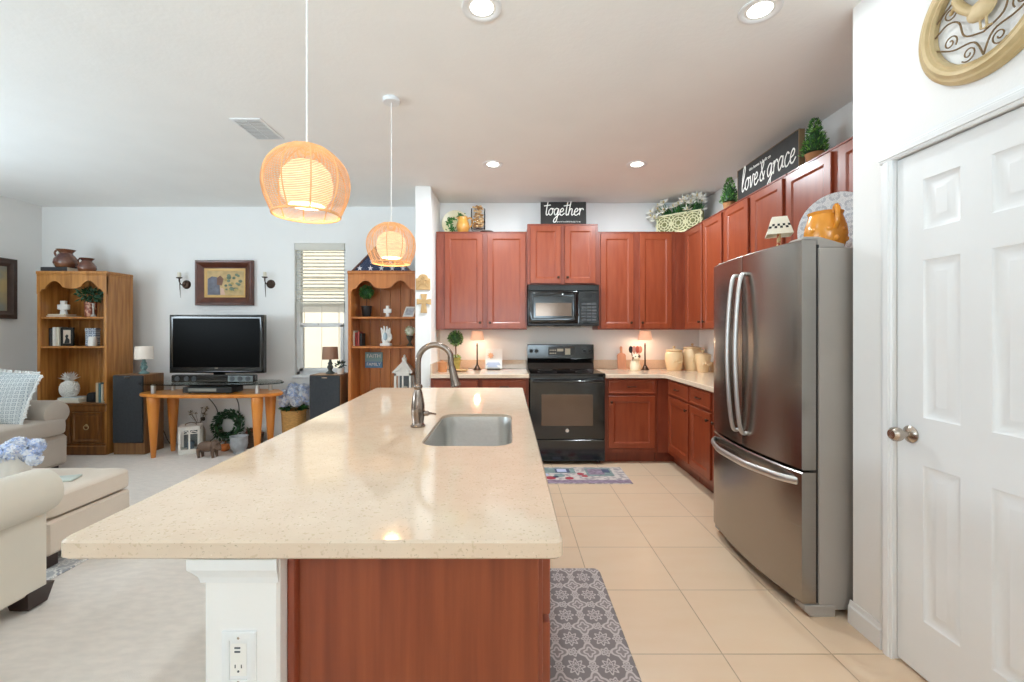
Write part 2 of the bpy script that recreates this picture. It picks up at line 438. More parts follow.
def glass_mat(name='window_glass', tint=(1, 1, 1), f=.10):
    m, n, L, b, co = nodes(name); n.remove(b)
    t = n.new('ShaderNodeBsdfTransparent'); t.inputs[0].default_value = (*tint, 1)
    g = n.new('ShaderNodeBsdfGlossy'); g.inputs['Roughness'].default_value = .02
    fr = n.new('ShaderNodeLayerWeight'); fr.inputs[0].default_value = .12
    mx = n.new('ShaderNodeMixShader'); L.new(fr.outputs[0], mx.inputs[0]); L.new(t.outputs[0], mx.inputs[1]); L.new(g.outputs[0], mx.inputs[2])
    L.new(mx.outputs[0], n['Material Output'].inputs[0]); return m
glass = glass_mat(); glassg = glass_mat('table_glass', (.90, .96, .95))
def damask(name, px, py, ca, cb, cc, axis=(0, 1)):
    m, n, L, b, co = nodes(name, .7)
    sp = n.new('ShaderNodeSeparateXYZ'); L.new(co, sp.inputs[0]); u0, v0 = sp.outputs[axis[0]], sp.outputs[axis[1]]
    def lattice(ox, oy, r0, amp, k, wd, ring2):
        u = mathn(n, L, 'SUBTRACT', mathn(n, L, 'FRACT', mathn(n, L, 'ADD', mathn(n, L, 'DIVIDE', u0, px), 40+ox)), .5)
        v = mathn(n, L, 'SUBTRACT', mathn(n, L, 'FRACT', mathn(n, L, 'ADD', mathn(n, L, 'DIVIDE', v0, py), 40+oy)), .5)
        r = mathn(n, L, 'SQRT', mathn(n, L, 'ADD', mathn(n, L, 'MULTIPLY', u, u), mathn(n, L, 'MULTIPLY', v, v)))
        th = mathn(n, L, 'ARCTAN2', v, u)
        wv = mathn(n, L, 'MULTIPLY', mathn(n, L, 'COSINE', mathn(n, L, 'MULTIPLY', th, k)), amp)
        d = mathn(n, L, 'SUBTRACT', mathn(n, L, 'SUBTRACT', r, r0), wv)
        line = ramp(n, L, mathn(n, L, 'ABSOLUTE', d), wd, wd*.5)
        d2 = mathn(n, L, 'SUBTRACT', mathn(n, L, 'SUBTRACT', r, r0*ring2), mathn(n, L, 'MULTIPLY', wv, .6))
        line2 = ramp(n, L, mathn(n, L, 'ABSOLUTE', d2), wd*.8, wd*.4)
        ins = ramp(n, L, d, .02, -.02)
        return mathn(n, L, 'MAXIMUM', line, line2), ins
    l1, i1 = lattice(0, 0, .27, .06, 4, .048, .5); l2, i2 = lattice(.5, .5, .2, .05, 8, .042, .45); l3, i3 = lattice(.5, 0, .12, .03, 5, .035, .4); l4, i4 = lattice(0, .5, .12, .03, 6, .035, .4)
    ln = mathn(n, L, 'MAXIMUM', mathn(n, L, 'MAXIMUM', l1, l2), mathn(n, L, 'MAXIMUM', l3, l4))
    c = mixc(n, L, i1, ca, cc); c = mixc(n, L, ln, c, cb); L.new(c, b.inputs['Base Color']); return m
matm = damask('kitchen_mat_print', .136, .16, '7a6f6d', 'bdb0ab', '877b78')
rugm = damask('rug_print', .17, .17, 'a9abae', 'dcdad6', '979a9f')
pillm = damask('pillow_print', .034, .034, '8e9ca4', 'e4e6e4', 'b4bdc1', (0, 2))
checkm = damask('box_print', .05, .05, '64748c', 'dfe4ea', '93a2b8', (0, 2))
platem = damask('platter_print', .07, .07, 'b9bcc2', 'e4e4e4', 'd2d4d7', (0, 2))

# ------------------------------------------------------------------ the room
YB, YL, XL, XR, XP, H = 5.13, 5.28, -5.57, 2.22, 1.59, 2.835
YR = -3.5                                            # the rear wall, behind the camera
struct('floor', MB().box(-.62, XR, YR, YB+.1, -.1, 0), tilem)
struct('floor_carpet', MB().box(XL-.1, -.62, YR, YL+.1, -.1, .008), carpetm)
struct('ceiling', MB().box(XL-.15, XR+.15, YR-.1, YL+.15, H, H+.12), ceilm)
# living room back wall, with the window opening
wx0, wx1, wz0, wz1 = -2.55, -1.944, .82, 2.40
mb = MB().box(XL-.1, wx0, YL, YL+.15, 0, H).box(wx1, -.87, YL, YL+.15, 0, H).box(wx0, wx1, YL, YL+.15, 0, wz0).box(wx0, wx1, YL, YL+.15, wz1, H)
struct('wall_back', mb, wallm)
struct('wall_kitchen', MB().box(-.87, XR+.1, YB, YB+.15, 0, H), wallm)
struct('wall_right', MB().box(XR, XR+.12, 1.9, YB+.02, 0, H), wallm)
struct('wall_partition', MB().box(-.953, -.789, 4.53, YL+.02, 0, H, .008), wallm)
mb = MB()
mb.box(XL-.15, XL, 3.05, YL+.1, 0, H).box(XL-.15, XL, YR, -.25, 0, H).box(XL-.15, XL, -.25, 3.05, 2.32, H).box(XL-.15, XL, -.25, 3.05, 0, .9)
struct('wall_left', mb, wallm)
dy0, dy1, dz1 = 1.822, 1.21, 2.055                     # pantry door opening
mb = MB()
mb.prism([(XP, 2.037), (XP, dy0), (XP+.12, dy0), (XP+.12, 1.917), (XR+.1, 1.917), (XR+.1, 2.037)], 0, H, 'xy')
mb.box(XP, XP+.12, dy1, dy0, dz1, H).box(XP, XP+.12, YR, dy1, 0, H)
struct('wall_pantry', mb, wallm)
mb = MB().box(XL-.1, -2.0, YR-.12, YR, 0, H).box(1.3, XP+.1, YR-.12, YR, 0, H).box(-2.0, 1.3, YR-.12, YR, 2.32, H).box(-2.0, 1.3, YR-.12, YR, 0, .98)  # opening is unseen, placed and sized to suit the rear fill
struct('wall_rear', mb, wallm)
def base(name, pts, flip=1):
    """baseboard running along pts (x, y); profile leans into the room"""
    mb = MB()
    for (x0, y0), (x1, y1) in zip(pts, pts[1:]):
        d = Vector((x1-x0, y1-y0)); l = d.length; i = mb.n()
        mb.prism([(0, 0), (0, .105), (.005, .105), (.009, .085), (.014, .078), (.015, 0)], 0, l, 'xz')
        a = math.atan2(d.y, d.x)-PI/2
        mb.xf(i, Matrix.Translation((x0, y0, 0)) @ Matrix.Rotation(a, 4, 'Z') @ Matrix.Scale(flip, 4, (1, 0, 0)))
    return struct(name, mb, trimm)
base('baseboard_pantry', [(XP, 2.05), (XP, dy0+.05)], 1)
base('baseboard_back', [(XL, YL), (-.953, YL)], 1)
base('baseboard_left', [(XL, YR), (XL, YL)], 1)
base('baseboard_partition', [(-.953, 4.53), (-.953, YL)], -1)
# pantry door, its casing
cx_, cw = XP-.018, .06
mb = MB()
pr = [(0, 0), (0, .010), (.006, .013), (.012, .013), (.014, .018), (.034, .018), (.038, .012), (.044, .012), (.048, .008), (.060, .006), (.06, 0)]
for y0, sg in ((dy0-.004, 1), (dy1+.004, -1)):
    i = mb.n(); mb.prism([(sg*a, -b) for a, b in pr], 0, dz1-.004, 'xy')
    mb.xf(i, Matrix.Translation((XP, y0, 0)) @ Matrix(((0, 1, 0, 0), (1, 0, 0, 0), (0, 0, 1, 0), (0, 0, 0, 1))))
i = mb.n(); mb.prism([(-b, a) for a, b in pr], dy1-.056, dy0+.056, 'xz'); mb.xf(i, Matrix.Translation((XP, 0, dz1-.004)))
mb.box(XP+.045, XP+.06, dy1, dy0, dz1-.012, dz1).box(XP+.05, XP+.12, dy0-.012, dy0, 0, dz1).box(XP+.05, XP+.12, dy1, dy1+.012, 0, dz1)
struct('trim_1', mb, trimm)
dw = dy0-dy1-.006
door = thing('door_1', 'white six panel pantry door with satin nickel lever', 'door', (XP+.012, dy0-.003, .014), R(-90))
door['kind'] = 'structure'; del door['label']; del door['category']
mb = MB(); xs = [0, .112, .254, .355, .497, dw]; zs = [0, .216, .817, 1.001, 1.610, 1.726, 1.921, dz1-.02]
for a in range(5):
    for c in range(7):
        x0, x1, z0, z1 = xs[a], xs[a+1], zs[c], zs[c+1]
        if a in (1, 3) and c in (1, 3, 5): mb.rings(x0, x1, z0, z1, [(0, 0), (.008, .006), (.016, .009), (.03, .009), (.05, .003)], back=False)
        else: mb.add([(x0, 0, z0), (x1, 0, z0), (x1, 0, z1), (x0, 0, z1)], [(0, 1, 2, 3)])
mb.add([(x, y, z) for z in (0, zs[-1]) for y in (0, .035) for x in (0, dw)], [(0, 1, 3, 2), (4, 5, 7, 6), (2, 3, 7, 6), (0, 2, 6, 4), (1, 3, 7, 5)])
mb.build('door_leaf', trimm, door)
mb = MB(); kx, kz = .062, .926
mb.lathe([(.0, 0), (.033, 0), (.034, -.004), (.026, -.010), (.012, -.014), (.011, -.035), (.016, -.04), (.026, -.048), (.0285, -.058), (.027, -.07), (.018, -.08), (0, -.082)], (kx, 0, kz), 28, 0, 'y', sx=1)
mb.build('knob', nickel, door)
# window in the living room wall
win = bpy.data.objects.new('window_1', None); C.objects.link(win); win['kind'] = 'structure'
mb = MB()
fy = YL+.06
for a, b, c, d in ((wx0, wx0+.04, wz0, wz1), (wx1-.04, wx1, wz0, wz1), (wx0, wx1, wz1-.04, wz1), (wx0, wx1, wz0, wz0+.045)): mb.box(a, b, fy, fy+.07, c, d, .004)
mb.build('window_frame', trimm, win)
mb = MB(); zm = 1.427
for a, b, c, d in ((wx0+.04, wx0+.085, wz0+.045, zm), (wx1-.075, wx1-.04, wz0+.045, zm), (wx0+.04, wx1-.04, zm-.03, zm+.02), (wx0+.04, wx1-.04, wz0+.045, wz0+.085)): mb.box(a, b, fy-.02, fy+.02, c, d, .004)
mb.box(-2.34, -2.28, fy-.035, fy-.02, zm-.012, zm+.015, .003)
mb.build('sash', trimm, win)
MB().box(wx0+.08, wx1-.07, fy, fy+.006, wz0+.08, zm-.02).box(wx0+.035, wx1-.035, fy+.03, fy+.036, zm, wz1-.035).build('pane', glass, win)
MB().box(wx0-.015, wx1+.015, YL-.035, fy, wz0-.03, wz0+.004, .006).build('window_sill', trimm, win)
bl = thing('window_blind', 'white horizontal slat blind drawn halfway down the living room window', 'blind', (0, 0, 0))
mb = MB(); bx0, bx1 = wx0+.01, wx1-.01
MB().box(bx0, bx1, YL-.012, YL+.05, wz1-.085, wz1-.002, .004).build('valance', slatm, bl)
z = wz1-.11
while z > 1.685:
    i = mb.n(); mb.box(bx0+.01, bx1-.01, -.024, .024, -.0015, .0015); mb.xf(i, Matrix.Translation((0, YL+.025, z)) @ Matrix.Rotation(R(24), 4, 'X')); z -= .042
mb.build('slats', slatm, bl)
mb = MB()
for k in range(11): mb.box(bx0+.01, bx1-.01, YL, YL+.048, 1.575+k*.0105, 1.575+k*.0105+.006, .002)
mb.build('gathered_slats', slatm, bl)
mb = MB()
for x in (bx0+.09, bx1-.09): mb.tube([(x, YL-.001, wz1-.05), (x, YL-.001, 1.575)], .0015, 5)
mb.tube([(bx0+.06, YL-.005, wz1-.06), (bx0+.055, YL-.006, 1.3)], .003, 6)
mb.tube([(bx1-.07, YL-.005, wz1-.06), (bx1-.07, YL-.006, 1.05)], .0015, 5)
mb.build('cords', cordm, bl)
# what shows outside the window
mb = MB()
for k in range(14): mb.box(-5.0+k*.3, -4.705+k*.3, 7.6, 7.64, 0, 1.84, .006)
fe = thing('vinyl_fence', 'cream vinyl board fence seen outside the living room window', 'fence', (0, 0, 0))
mb.build('boards', vinylm, fe)
MB().box(-5.05, -.75, 7.57, 7.67, 1.80, 1.93, .01).build('top_rail', vinylm, fe)
hm = MB().box(-6, .5, 9.6, 9.9, -.2, 4.4)
for k in range(18): hm.box(-6, .5, 9.57, 9.6, .1+k*.24, .32+k*.24, .01)
nh = thing('neighbour_house', 'pale siding house wall beyond the fence outside', 'house', (0, 0, 0))
hm.build('siding', M('siding', 'dfd9c8', .7), nh)
MB().prism([(9.2, 4.25), (9.2, 4.4), (11, 5.4), (11, 4.3)], -6.3, .8, 'yz').build('roof', M('roof_shingle', '8b8279', .9), nh)
struct('ground_outside', MB().box(-14, 6, YL+.16, 14, -.3, -.12), M('outside_lawn', '8f9a6c', .95, var=.2))
# ------------------------------------------------------------------ island
TOP = .914
mb = MB()
outer = [(-.939, .918), (.116, .918), (.116, 3.405), (-1.012, 3.405)]
def rounded(poly, r, n=5):
    out = []
    for i in range(len(poly)):
        p, q, t = Vector(poly[i-1]), Vector(poly[i]), Vector(poly[(i+1) % len(poly)])
        a = q+(p-q).normalized()*r; b = q+(t-q).normalized()*r
        for k in range(n+1): s_ = k/n; out.append(tuple(a*(1-s_)**2+q*2*s_*(1-s_)+b*s_*s_))
    return out
def slab_with_hole(mb, outl, hole, z0, z1, ch=.006):
    """worktop with a cut-out: outline and hole triangulated together"""
    bm = bmesh.new()
    def loop(pl, z): vs = [bm.verts.new((x, y, z)) for x, y in pl]; return [bm.edges.new((vs[i], vs[(i+1) % len(vs)])) for i in range(len(vs))]
    es = loop(outl, z1)+(loop(hole, z1) if hole else [])
    g = bmesh.ops.triangle_fill(bm, use_beauty=True, edges=es, normal=(0, 0, 1))
    bm.verts.index_update(); vs = [tuple(v.co) for v in bm.verts]; fs = [[v.index for v in f.verts] for f in bm.faces]; bm.free()
    mb.add(vs, fs); mb.add([(x, y, z0) for x, y, z in vs], fs)
    return mb
ctop = rounded(outer, .022)
def inset(pl, d):
    c = Vector((sum(p[0] for p in pl)/len(pl), sum(p[1] for p in pl)/len(pl)))
    hx = max(p[0] for p in pl)-min(p[0] for p in pl); hy = max(p[1] for p in pl)-min(p[1] for p in pl)
    return [(c.x+(p[0]-c.x)*(1-2*d/hx), c.y+(p[1]-c.y)*(1-2*d/hy)) for p in pl]
sx0, sx1, sy0, sy1 = -.338, .018, 1.675, 2.325
hole = rrect(sx0, sx1, sy0, sy1, .075, 8)
isl = thing('island_worktop', 'long pale speckled quartz worktop of the kitchen island', 'worktop', (0, 0, 0))
slab_with_hole(mb, inset(ctop, .005), hole, TOP-.040, TOP)
n_ = len(ctop); ins = inset(ctop, .005)
vs = [(x, y, TOP) for x, y in ins]+[(x, y, TOP-.005) for x, y in ctop]+[(x, y, TOP-.035) for x, y in ctop]+[(x, y, TOP-.04) for x, y in ins]
mb.add(vs, [(k*n_+i, k*n_+(i+1) % n_, (k+1)*n_+(i+1) % n_, (k+1)*n_+i) for k in range(3) for i in range(n_)])
h_ = len(hole); mb.add([(x, y, TOP) for x, y in hole]+[(x, y, TOP-.04) for x, y in hole], [(i, (i+1) % h_, h_+(i+1) % h_, h_+i) for i in range(h_)])
mb.build('slab', quartz, isl, angle=40)
# sink hung below the cut-out
sk_ = thing('kitchen_sink', 'stainless undermount sink set into the island worktop', 'sink', ((sx0+sx1)/2, (sy0+sy1)/2, TOP-.245))
mb = MB(); wdx, wdy = (sx1-sx0)/2, (sy1-sy0)/2; st = []
for ex, z, r in ((-.001, .229, .075), (-.003, .2295, .074), (-.005, .20, .074), (-.012, .05, .07), (-.022, .018, .07), (-.05, .004, .06), (-.14, 0, .03)):
    st.append([(x, y, z) for x, y in rrect(-wdx-ex, wdx+ex, -wdy-ex, wdy+ex, r, 8)])
k_ = len(st[0]); vs = [p for q in st for p in q]
mb.add(vs, [(a*k_+i, a*k_+(i+1) % k_, (a+1)*k_+(i+1) % k_, (a+1)*k_+i) for a in range(len(st)-1) for i in range(k_)]+[list(range((len(st)-1)*k_, len(st)*k_))])
b_ = mb.build('basin', steels, sk_)
sm = b_.modifiers.new('thickness', 'SOLIDIFY'); sm.thickness = .002; sm.offset = 1
MB().lathe([(0, .002), (.02, .002), (.04, .008), (.045, .004), (.045, .001)], (0, .02, 0), 24).build('drain', chrome, sk_)
# faucet
fa = thing('faucet', 'tall brushed gooseneck pull-down faucet beside the island sink', 'faucet', (-.411, 2.018, TOP))
mb = MB().lathe([(0, 0), (.033, 0), (.034, .006), (.028, .012), (.026, .02), (.031, .06), (.030, .10), (.022, .15), (.0155, .17), (.019, .175), (.021, .182), (.019, .189), (.014, .194), (.0, .194)], (0, 0, 0), 28)
mb.build('body', faucm, fa)
pts = [(0, 0, .19), (0, 0, .26)]+[(.078-.078*math.cos(t), 0, .295+.078*math.sin(t)) for t in [PI*k/14 for k in range(0, 13)]]
pts += [(.151, 0, .285), (.156, 0, .268)]
MB().tube(pts, .0135, 14).build('spout', faucm, fa)
i = 0; mb = MB().lathe([(0, 0), (.0145, 0), (.0155, .012), (.0165, .02), (.021, .075), (.024, .088), (.022, .092), (0, .092)], (0, 0, 0), 20)
mb.xf(0, Matrix.Translation((.1545, 0, .275)) @ Matrix.Rotation(R(168), 4, 'Y')); mb.build('spray_head', faucm, fa)
mb = MB().lathe([(.0, .02), (.012, .02), (.012, .045), (.009, .05), (0, .05)], (0, 0, 0), 14, 0, 'x').tube([(.045, 0, 0), (.06, -.01, .002), (.085, -.02, .0)], [.006, .005, .004], 8)
mb.xf(0, Matrix.Translation((0, 0, .06))); mb.build('lever', faucm, fa)
# knee wall under the overhang, its moulding, its outlet
struct('wall_island', MB().box(-.640, -.482, .93, 3.36, 0, TOP-.041, .006), wallm)
mb = MB(); pr = [(0, 0), (.006, 0), (.01, .012), (.02, .022), (.03, .030), (.03, .052), (0, .052)]
z0 = TOP-.0925
vs = []; m_ = len(pr)
path = [(-.640, 3.36), (-.640, .93), (-.482, .93)]; offs = [(-1, 0), (-1, -1), (0, -1)]
for (x, y), (ox, oy) in zip(path, offs): vs += [(x+ox*a*.99, y+oy*a*.35, z0+b) for a, b in pr]
mb.add(vs, [(k*m_+i, k*m_+(i+1) % m_, (k+1)*m_+(i+1) % m_, (k+1)*m_+i) for k in range(2) for i in range(m_)]+[list(range(m_)), list(range(2*m_, 3*m_))])
struct('trim_2', mb, trimm)
ol = thing('usb_outlet', 'white wall plate with two usb ports and one socket under the island worktop', 'outlet', (-.564, .93, .662))
MB().rings(-.036, .036, -.058, .058, [(0, 0), (.0, -.004), (.004, -.0065), (.017, -.0065), (.0175, -.0045)], back=False).build('cover_plate', trimm, ol)
mb = MB().box(-.017, .017, -.0055, -.0046, -.034, .034, .0015); mb.build('receptacle', whitep, ol)
slotm = M('slot_grey', '4a4e54', .5)
for z in (.017, .025): MB().box(-.008, .004, -.0062, -.0054, z-.0018, z+.0018).build('usb_port', slotm, ol)
for x in (-.0065, .0065): MB().box(x-.001, x+.001, -.0062, -.0054, -.017, -.010).build('socket_slot', slotm, ol)
MB().cyl((0, -.0054, -.024), .0024, -.0008, 10, 0, 'y').build('ground_hole', slotm, ol)
for z in (-.046, .046): MB().lathe([(0, -.0075), (.002, -.0075), (.003, -.0065)], (0, 0, z), 10, 0, 'y').build('screw', nickel, ol)
# island cabinet: end panel faces the camera, doors face the range
ic = thing('island_cabinet', 'cherry wood base cabinet under the island, plain grained end panel in front', 'cabinet', (0, 0, 0))
MB().box(-.478, .068, .977, .995, 0, TOP-.041, .002).build('end_panel', cherryp, ic)
mb = MB().prism([(-.480, .977), (-.462, .977), (-.462, .968), (-.466, .962), (-.472, .960), (-.480, .962)], 0, TOP-.05, 'xy'); mb.build('corner_moulding', cherryd, ic)
mb = MB().box(-.478, .060, .997, 1.55, .11, TOP-.041).box(-.478, .060, 2.44, 3.35, .11, TOP-.041).box(-.478, .060, 1.55, 2.44, .11, .62)
mb.box(-.478, -.462, 1.55, 2.44, .62, TOP-.041).box(-.478, .01, .997, 3.35, 0, .11)
mb.build('body', cherryd, ic)
MB().box(.060, .078, .985, 3.35, .11, TOP-.041, .002).build('face_frame', cherryd, ic)
def front(x0, x1, z0, z1, stile=.055, t=.019, d=.008):
    return MB().rings(x0, x1, z0, z1, [(0, 0), (0, -t+.003), (.003, -t), (stile, -t), (stile+.004, -t+.003), (stile+.014, -t+d)])
def knob(parent, x, z, y=-.019, m=None):
    return MB().lathe([(0, -.026), (.009, -.025), (.0135, -.020), (.012, -.015), (.006, -.011), (.006, -.002), (.009, 0)], (0, 0, 0), 14, 0, 'y').build('knob', m or bronze, parent, (x, y, z))
def pull(parent, x, z, y=-.019):
    pts = [(-.04, 0, 0), (-.04, -.016, 0), (-.032, -.024, .001), (0, -.027, .002), (.032, -.024, .001), (.04, -.016, 0), (.04, 0, 0)]
    return MB().tube(smooth_pts(pts, 4), .0045, 8).build('handle', bronze, parent, (x, y, z))
# fronts on the aisle side of the island (local frame facing +x)
for k, (a, b) in enumerate(((.03, .50), (.52, .99), (1.01, 1.46), (1.48, 1.93), (1.95, 2.33))):
    dr = front(a, b, .70, .85, .03).build('drawer', cherry, ic, (.078, .985, 0), R(90)); pull(dr, (a+b)/2, .775)
    do = front(a, b, .125, .68).build('door', cherry, ic, (.078, .985, 0), R(90)); knob(do, a+.03 if k % 2 else b-.03, .64)
mt = MB().prism(rrect(.105, .512, 1.20, 2.494, .04, 6), .0, .014, 'xy', ch=.005)
tag(mt.build('kitchen_floor_mat', matm), 'grey patterned cushioned mat on the tiles beside the island', 'mat')

# ------------------------------------------------------------------ kitchen cabinets
def upper(label, loc, rz, w_, z0, z1, doors, depth=.33, hinge=None, group='cherry wall cabinets'):
    """doors: list of (x0, x1, knob side) in the local frame"""
    t = thing('upper_cabinet', label, 'cabinet', (loc[0], loc[1], z0), rz, group)
    h = z1-z0; mb = MB().box(.004, w_-.004, .019, depth, 0, h-.012)
    mb.build('body', cherryd, t)
    mb = MB()
    xs = [0]+[c for a, b, s_ in doors for c in (a+.012, b-.012)]+[w_]
    for k in range(0, len(xs), 2): mb.box(xs[k], xs[k+1], 0, .019, 0, h)
    mb.box(0, w_, 0.0005, .0185, 0, .035).box(0, w_, .0005, .0185, h-.035, h); mb.box(.001, w_-.001, -.004, .019, h-.010, h+.004, .003)
    mb.build('face_frame', cherryd, t)
    for a, b, s_ in doors:
        d = front(a, b, .012, h-.022).build('door', cherry, t); knob(d, b-.028 if s_ > 0 else a+.028, .075)
    return t
UZ0, UZ1 = 1.365, 2.425
upper('two door cherry wall cabinet left of the microwave, by the partition', (-.780, 4.80, 0), 0, .985, UZ0, UZ1, [(.095, .505, 1), (.557, .970, -1)], .329)
upper('short two door cherry cabinet raised above the microwave', (.208, 4.785, 0), 0, .765, 1.853, 2.505, [(.035, .362, 1), (.405, .735, -1)], .344)
upper('two door cherry wall cabinet on the back wall right of the microwave', (.975, 4.80, 0), 0, .838, UZ0, UZ1, [(.03, .385, 1), (.45, .80, -1)], .329)
RXF = 1.909
mb = MB().prism([(1.8155, 4.80), (1.8155, 4.819), (1.8155, 5.129), (2.219, 5.129), (2.219, 4.742), (1.909, 4.742), (1.909, 4.80)], 0, UZ1-UZ0, 'xy')
cf = thing('corner_cabinet', 'blank cherry corner unit joining the two runs of wall cabinets', 'cabinet', (0, 0, UZ0)); mb.build('body', cherryd, cf)
upper('tall narrow two door cherry cabinet nearest the corner on the right wall', (RXF, 4.740, 0), R(-90), .834, UZ0, UZ1, [(.028, .415, 1), (.452, .818, -1)], .310)
upper('tall two door cherry wall cabinet just before the fridge', (RXF, 3.900, 0), R(-90), .874, UZ0, UZ1, [(.033, .411, 1), (.462, .851, -1)], .310)
upper('two door cherry cabinet above the fridge beside the pantry wall', (RXF, 3.020, 0), R(-90), .975, 1.86, UZ1, [(.013, .43, 1), (.49, .94, -1)], .310)
def base_cab(label, loc, rz, w_, bays, depth=.60, toe=.08):
    t = thing('base_cabinet', label, 'cabinet', loc, rz, 'cherry base cabinets'); T = TOP-.041
    mb = MB().box(.004, w_-.004, .019, depth, .11, T).box(.004, w_-.004, toe, depth, 0, .112); mb.build('body', cherryd, t)
    mb = MB(); xs = [0]+[c for a, b, s_ in bays for c in (a+.012, b-.012)]+[w_]
    for k in range(0, len(xs), 2): mb.box(xs[k], xs[k+1], 0, .019, .11, T)
    for a, b in ((.11, .15), (.69, .725), (.845, T)): mb.box(0, w_, .0005, .0185, a, b)
    mb.build('face_frame', cherryd, t)
    for a, b, s_ in bays:
        dr = front(a, b, .715, .853, .012, d=.002).build('drawer', cherry, t); pull(dr, (a+b)/2, .785)
        d = front(a, b, .158, .690).build('door', cherry, t); knob(d, b-.03 if s_ > 0 else a+.03, .63)
    return t
base_cab('two bay cherry base cabinet left of the range, mostly behind the island', (-.785, 4.50, 0), 0, .995, [(.03, .48, 1), (.52, .97, -1)])
base_cab('single door cherry base cabinet right of the range', (.988, 4.50, 0), 0, .535, [(.03, .505, -1)])
cf = thing('corner_base_cabinet', 'plain cherry filler in the inside corner of the base cabinets', 'cabinet', (0, 0, 0))
mb = MB().prism([(1.5255, 4.50), (1.5255, 5.10), (2.20, 5.10), (2.20, 4.473), (1.63, 4.473), (1.63, 4.50)], .11, TOP-.041, 'xy').prism([(1.5255, 4.58), (1.5255, 5.10), (2.20, 5.10), (2.20, 4.473), (1.71, 4.473), (1.71, 4.58)], 0, .11, 'xy')
mb.build('body', cherryd, cf)
base_cab('cherry base cabinet on the right wall beside the inside corner', (1.629, 4.471, 0), R(-90), .53, [(.02, .512, 1)], .585)
base_cab('cherry base cabinet on the right wall next to the fridge', (1.629, 3.939, 0), R(-90), .93, [(.012, .412, 1), (.46, .90, -1)], .585)
# worktops
ct = thing('corner_worktop', 'L shaped pale quartz worktop right of the range', 'worktop', (0, 0, TOP-.04))
MB().prism([(.985, 5.128), (2.218, 5.128), (2.218, 3.0), (1.585, 3.0), (1.585, 4.40), (1.573, 4.437), (1.54, 4.45), (.985, 4.45)], 0, .04, 'xy', ch=.004).build('slab', quartz, ct)
tag(MB().box(.985, 2.197, 5.108, 5.128, 0, .102, .003).build('backsplash', quartz, None, (0, 0, TOP)), 'low quartz splash strip on the back wall right of the range', 'backsplash')
tag(MB().box(2.198, 2.218, 3.0, 5.128, 0, .102, .003).build('backsplash', quartz, None, (0, 0, TOP)), 'low quartz splash strip along the right wall behind the canisters', 'backsplash')
ct = thing('back_worktop', 'pale quartz worktop left of the range along the back wall', 'worktop', (0, 0, TOP-.04))
MB().box(-.787, .215, 4.45, 5.128, 0, .04, .004).build('slab', quartz, ct)
tag(MB().box(-.766, .215, 5.108, 5.128, 0, .102, .003).build('backsplash', quartz, None, (0, 0, TOP)), 'low quartz splash strip on the back wall left of the range', 'backsplash')
tag(MB().box(-.787, -.767, 4.47, 5.128, 0, .102, .003).build('backsplash', quartz, None, (0, 0, TOP)), 'short quartz splash strip against the partition', 'backsplash')

# ------------------------------------------------------------------ range
rg = thing('range', 'black freestanding electric range with glass oven door', 'range', (.60, 4.46, 0))
MB().box(-.378, .378, .03, .655, .03, .905, .004).build('body', blackg, rg)
mb = MB().box(-.381, .381, -.005, .60, .900, .922, .005); mb.build('cooktop', blackglass, rg)
for x, y, r in ((-.19, .16, .10), (.19, .16, .085), (-.19, .43, .075), (.19, .43, .10)):
    MB().lathe([(r, 0), (r, .0006), (r-.003, .0006), (r-.003, 0)], (x, y, .922), 40, caps=False).build('burner_ring', M('burner_grey', '5a5a5c', .4), rg)
dr = MB().rings(-.378, .378, .258, .868, [(0, .03), (0, .004), (.004, 0), (.10, 0)], cap=False)
dr = dr.add([(-.278, 0, .358), (.278, 0, .358), (.278, 0, .768), (-.278, 0, .768)], [(0, 1, 2, 3)])
dr = dr.build('oven_door', blackg, rg)
MB().rings(-.262, .258, .393, .709, [(0, .0), (.0, -.0008), (.01, -.001)], back=False).build('oven_window', ovenglass, dr)
mb = MB().tube([(-.355, -.045, .845), (-.33, -.05, .845), (.33, -.05, .845), (.355, -.045, .845)], .013, 12)
for x in (-.345, .345): mb.box(x-.014, x+.014, -.045, .002, .832, .858, .004)
mb.build('handle', blackg, dr)
MB().lathe([(0, -.003), (.012, -.003), (.013, -.0005), (.0165, -.0005), (.0165, -.003), (.019, -.002), (.019, 0)], (-.002, 0, .345), 28, 0, 'y').build('badge', chrome, dr, label='round silver badge on the oven door')
MB().rings(-.378, .378, .035, .250, [(0, .03), (0, .004), (.004, 0)]).build('drawer', blackg, rg)
mb = MB().prism([(.57, .92), (.60, .985), (.585, 1.03), (.578, 1.04), (.585, 1.19), (.595, 1.197), (.655, 1.197), (.655, .92)], -.378, .378, 'yz'); bg_ = mb.build('backguard', blackg, rg)
mb = MB()
for x in (-.335, -.275, .27, .335):
    i = mb.n(); mb.cyl((0, 0, 0), .021, -.022, 18, 0, 'y', b=.0, r2=.018).box(-.003, .003, -.026, -.021, -.016, .016); mb.xf(i, Matrix.Translation((x, .580, 1.122)))
    mb.build('control_knob', blackm, bg_); mb = MB()
mb.lathe([(.026, 0), (.026, -.001), (.0285, -.001), (.0285, 0)], (-.335, .5795, 1.122), 24, 0, 'y', caps=False).lathe([(.026, 0), (.026, -.001), (.0285, -.001), (.0285, 0)], (-.275, .5795, 1.122), 24, 0, 'y', caps=False)
mb.box(-.14, .16, .5775, .581, 1.075, 1.165, .002)
mb.build('control_panel', M('control_panel_grey', '3a3836', .25), bg_)
mb = MB().box(-.04, .03, .5755, .5776, 1.118, 1.148).box(.05, .11, .5765, .5776, 1.08, 1.15)
for k in range(4):
    for j in range(2): mb.box(-.125+k*.02, -.112+k*.02, .576, .5776, 1.09+j*.035, 1.102+j*.035)
mb.build('display', M('range_display', 'c9bda6', .3), bg_)
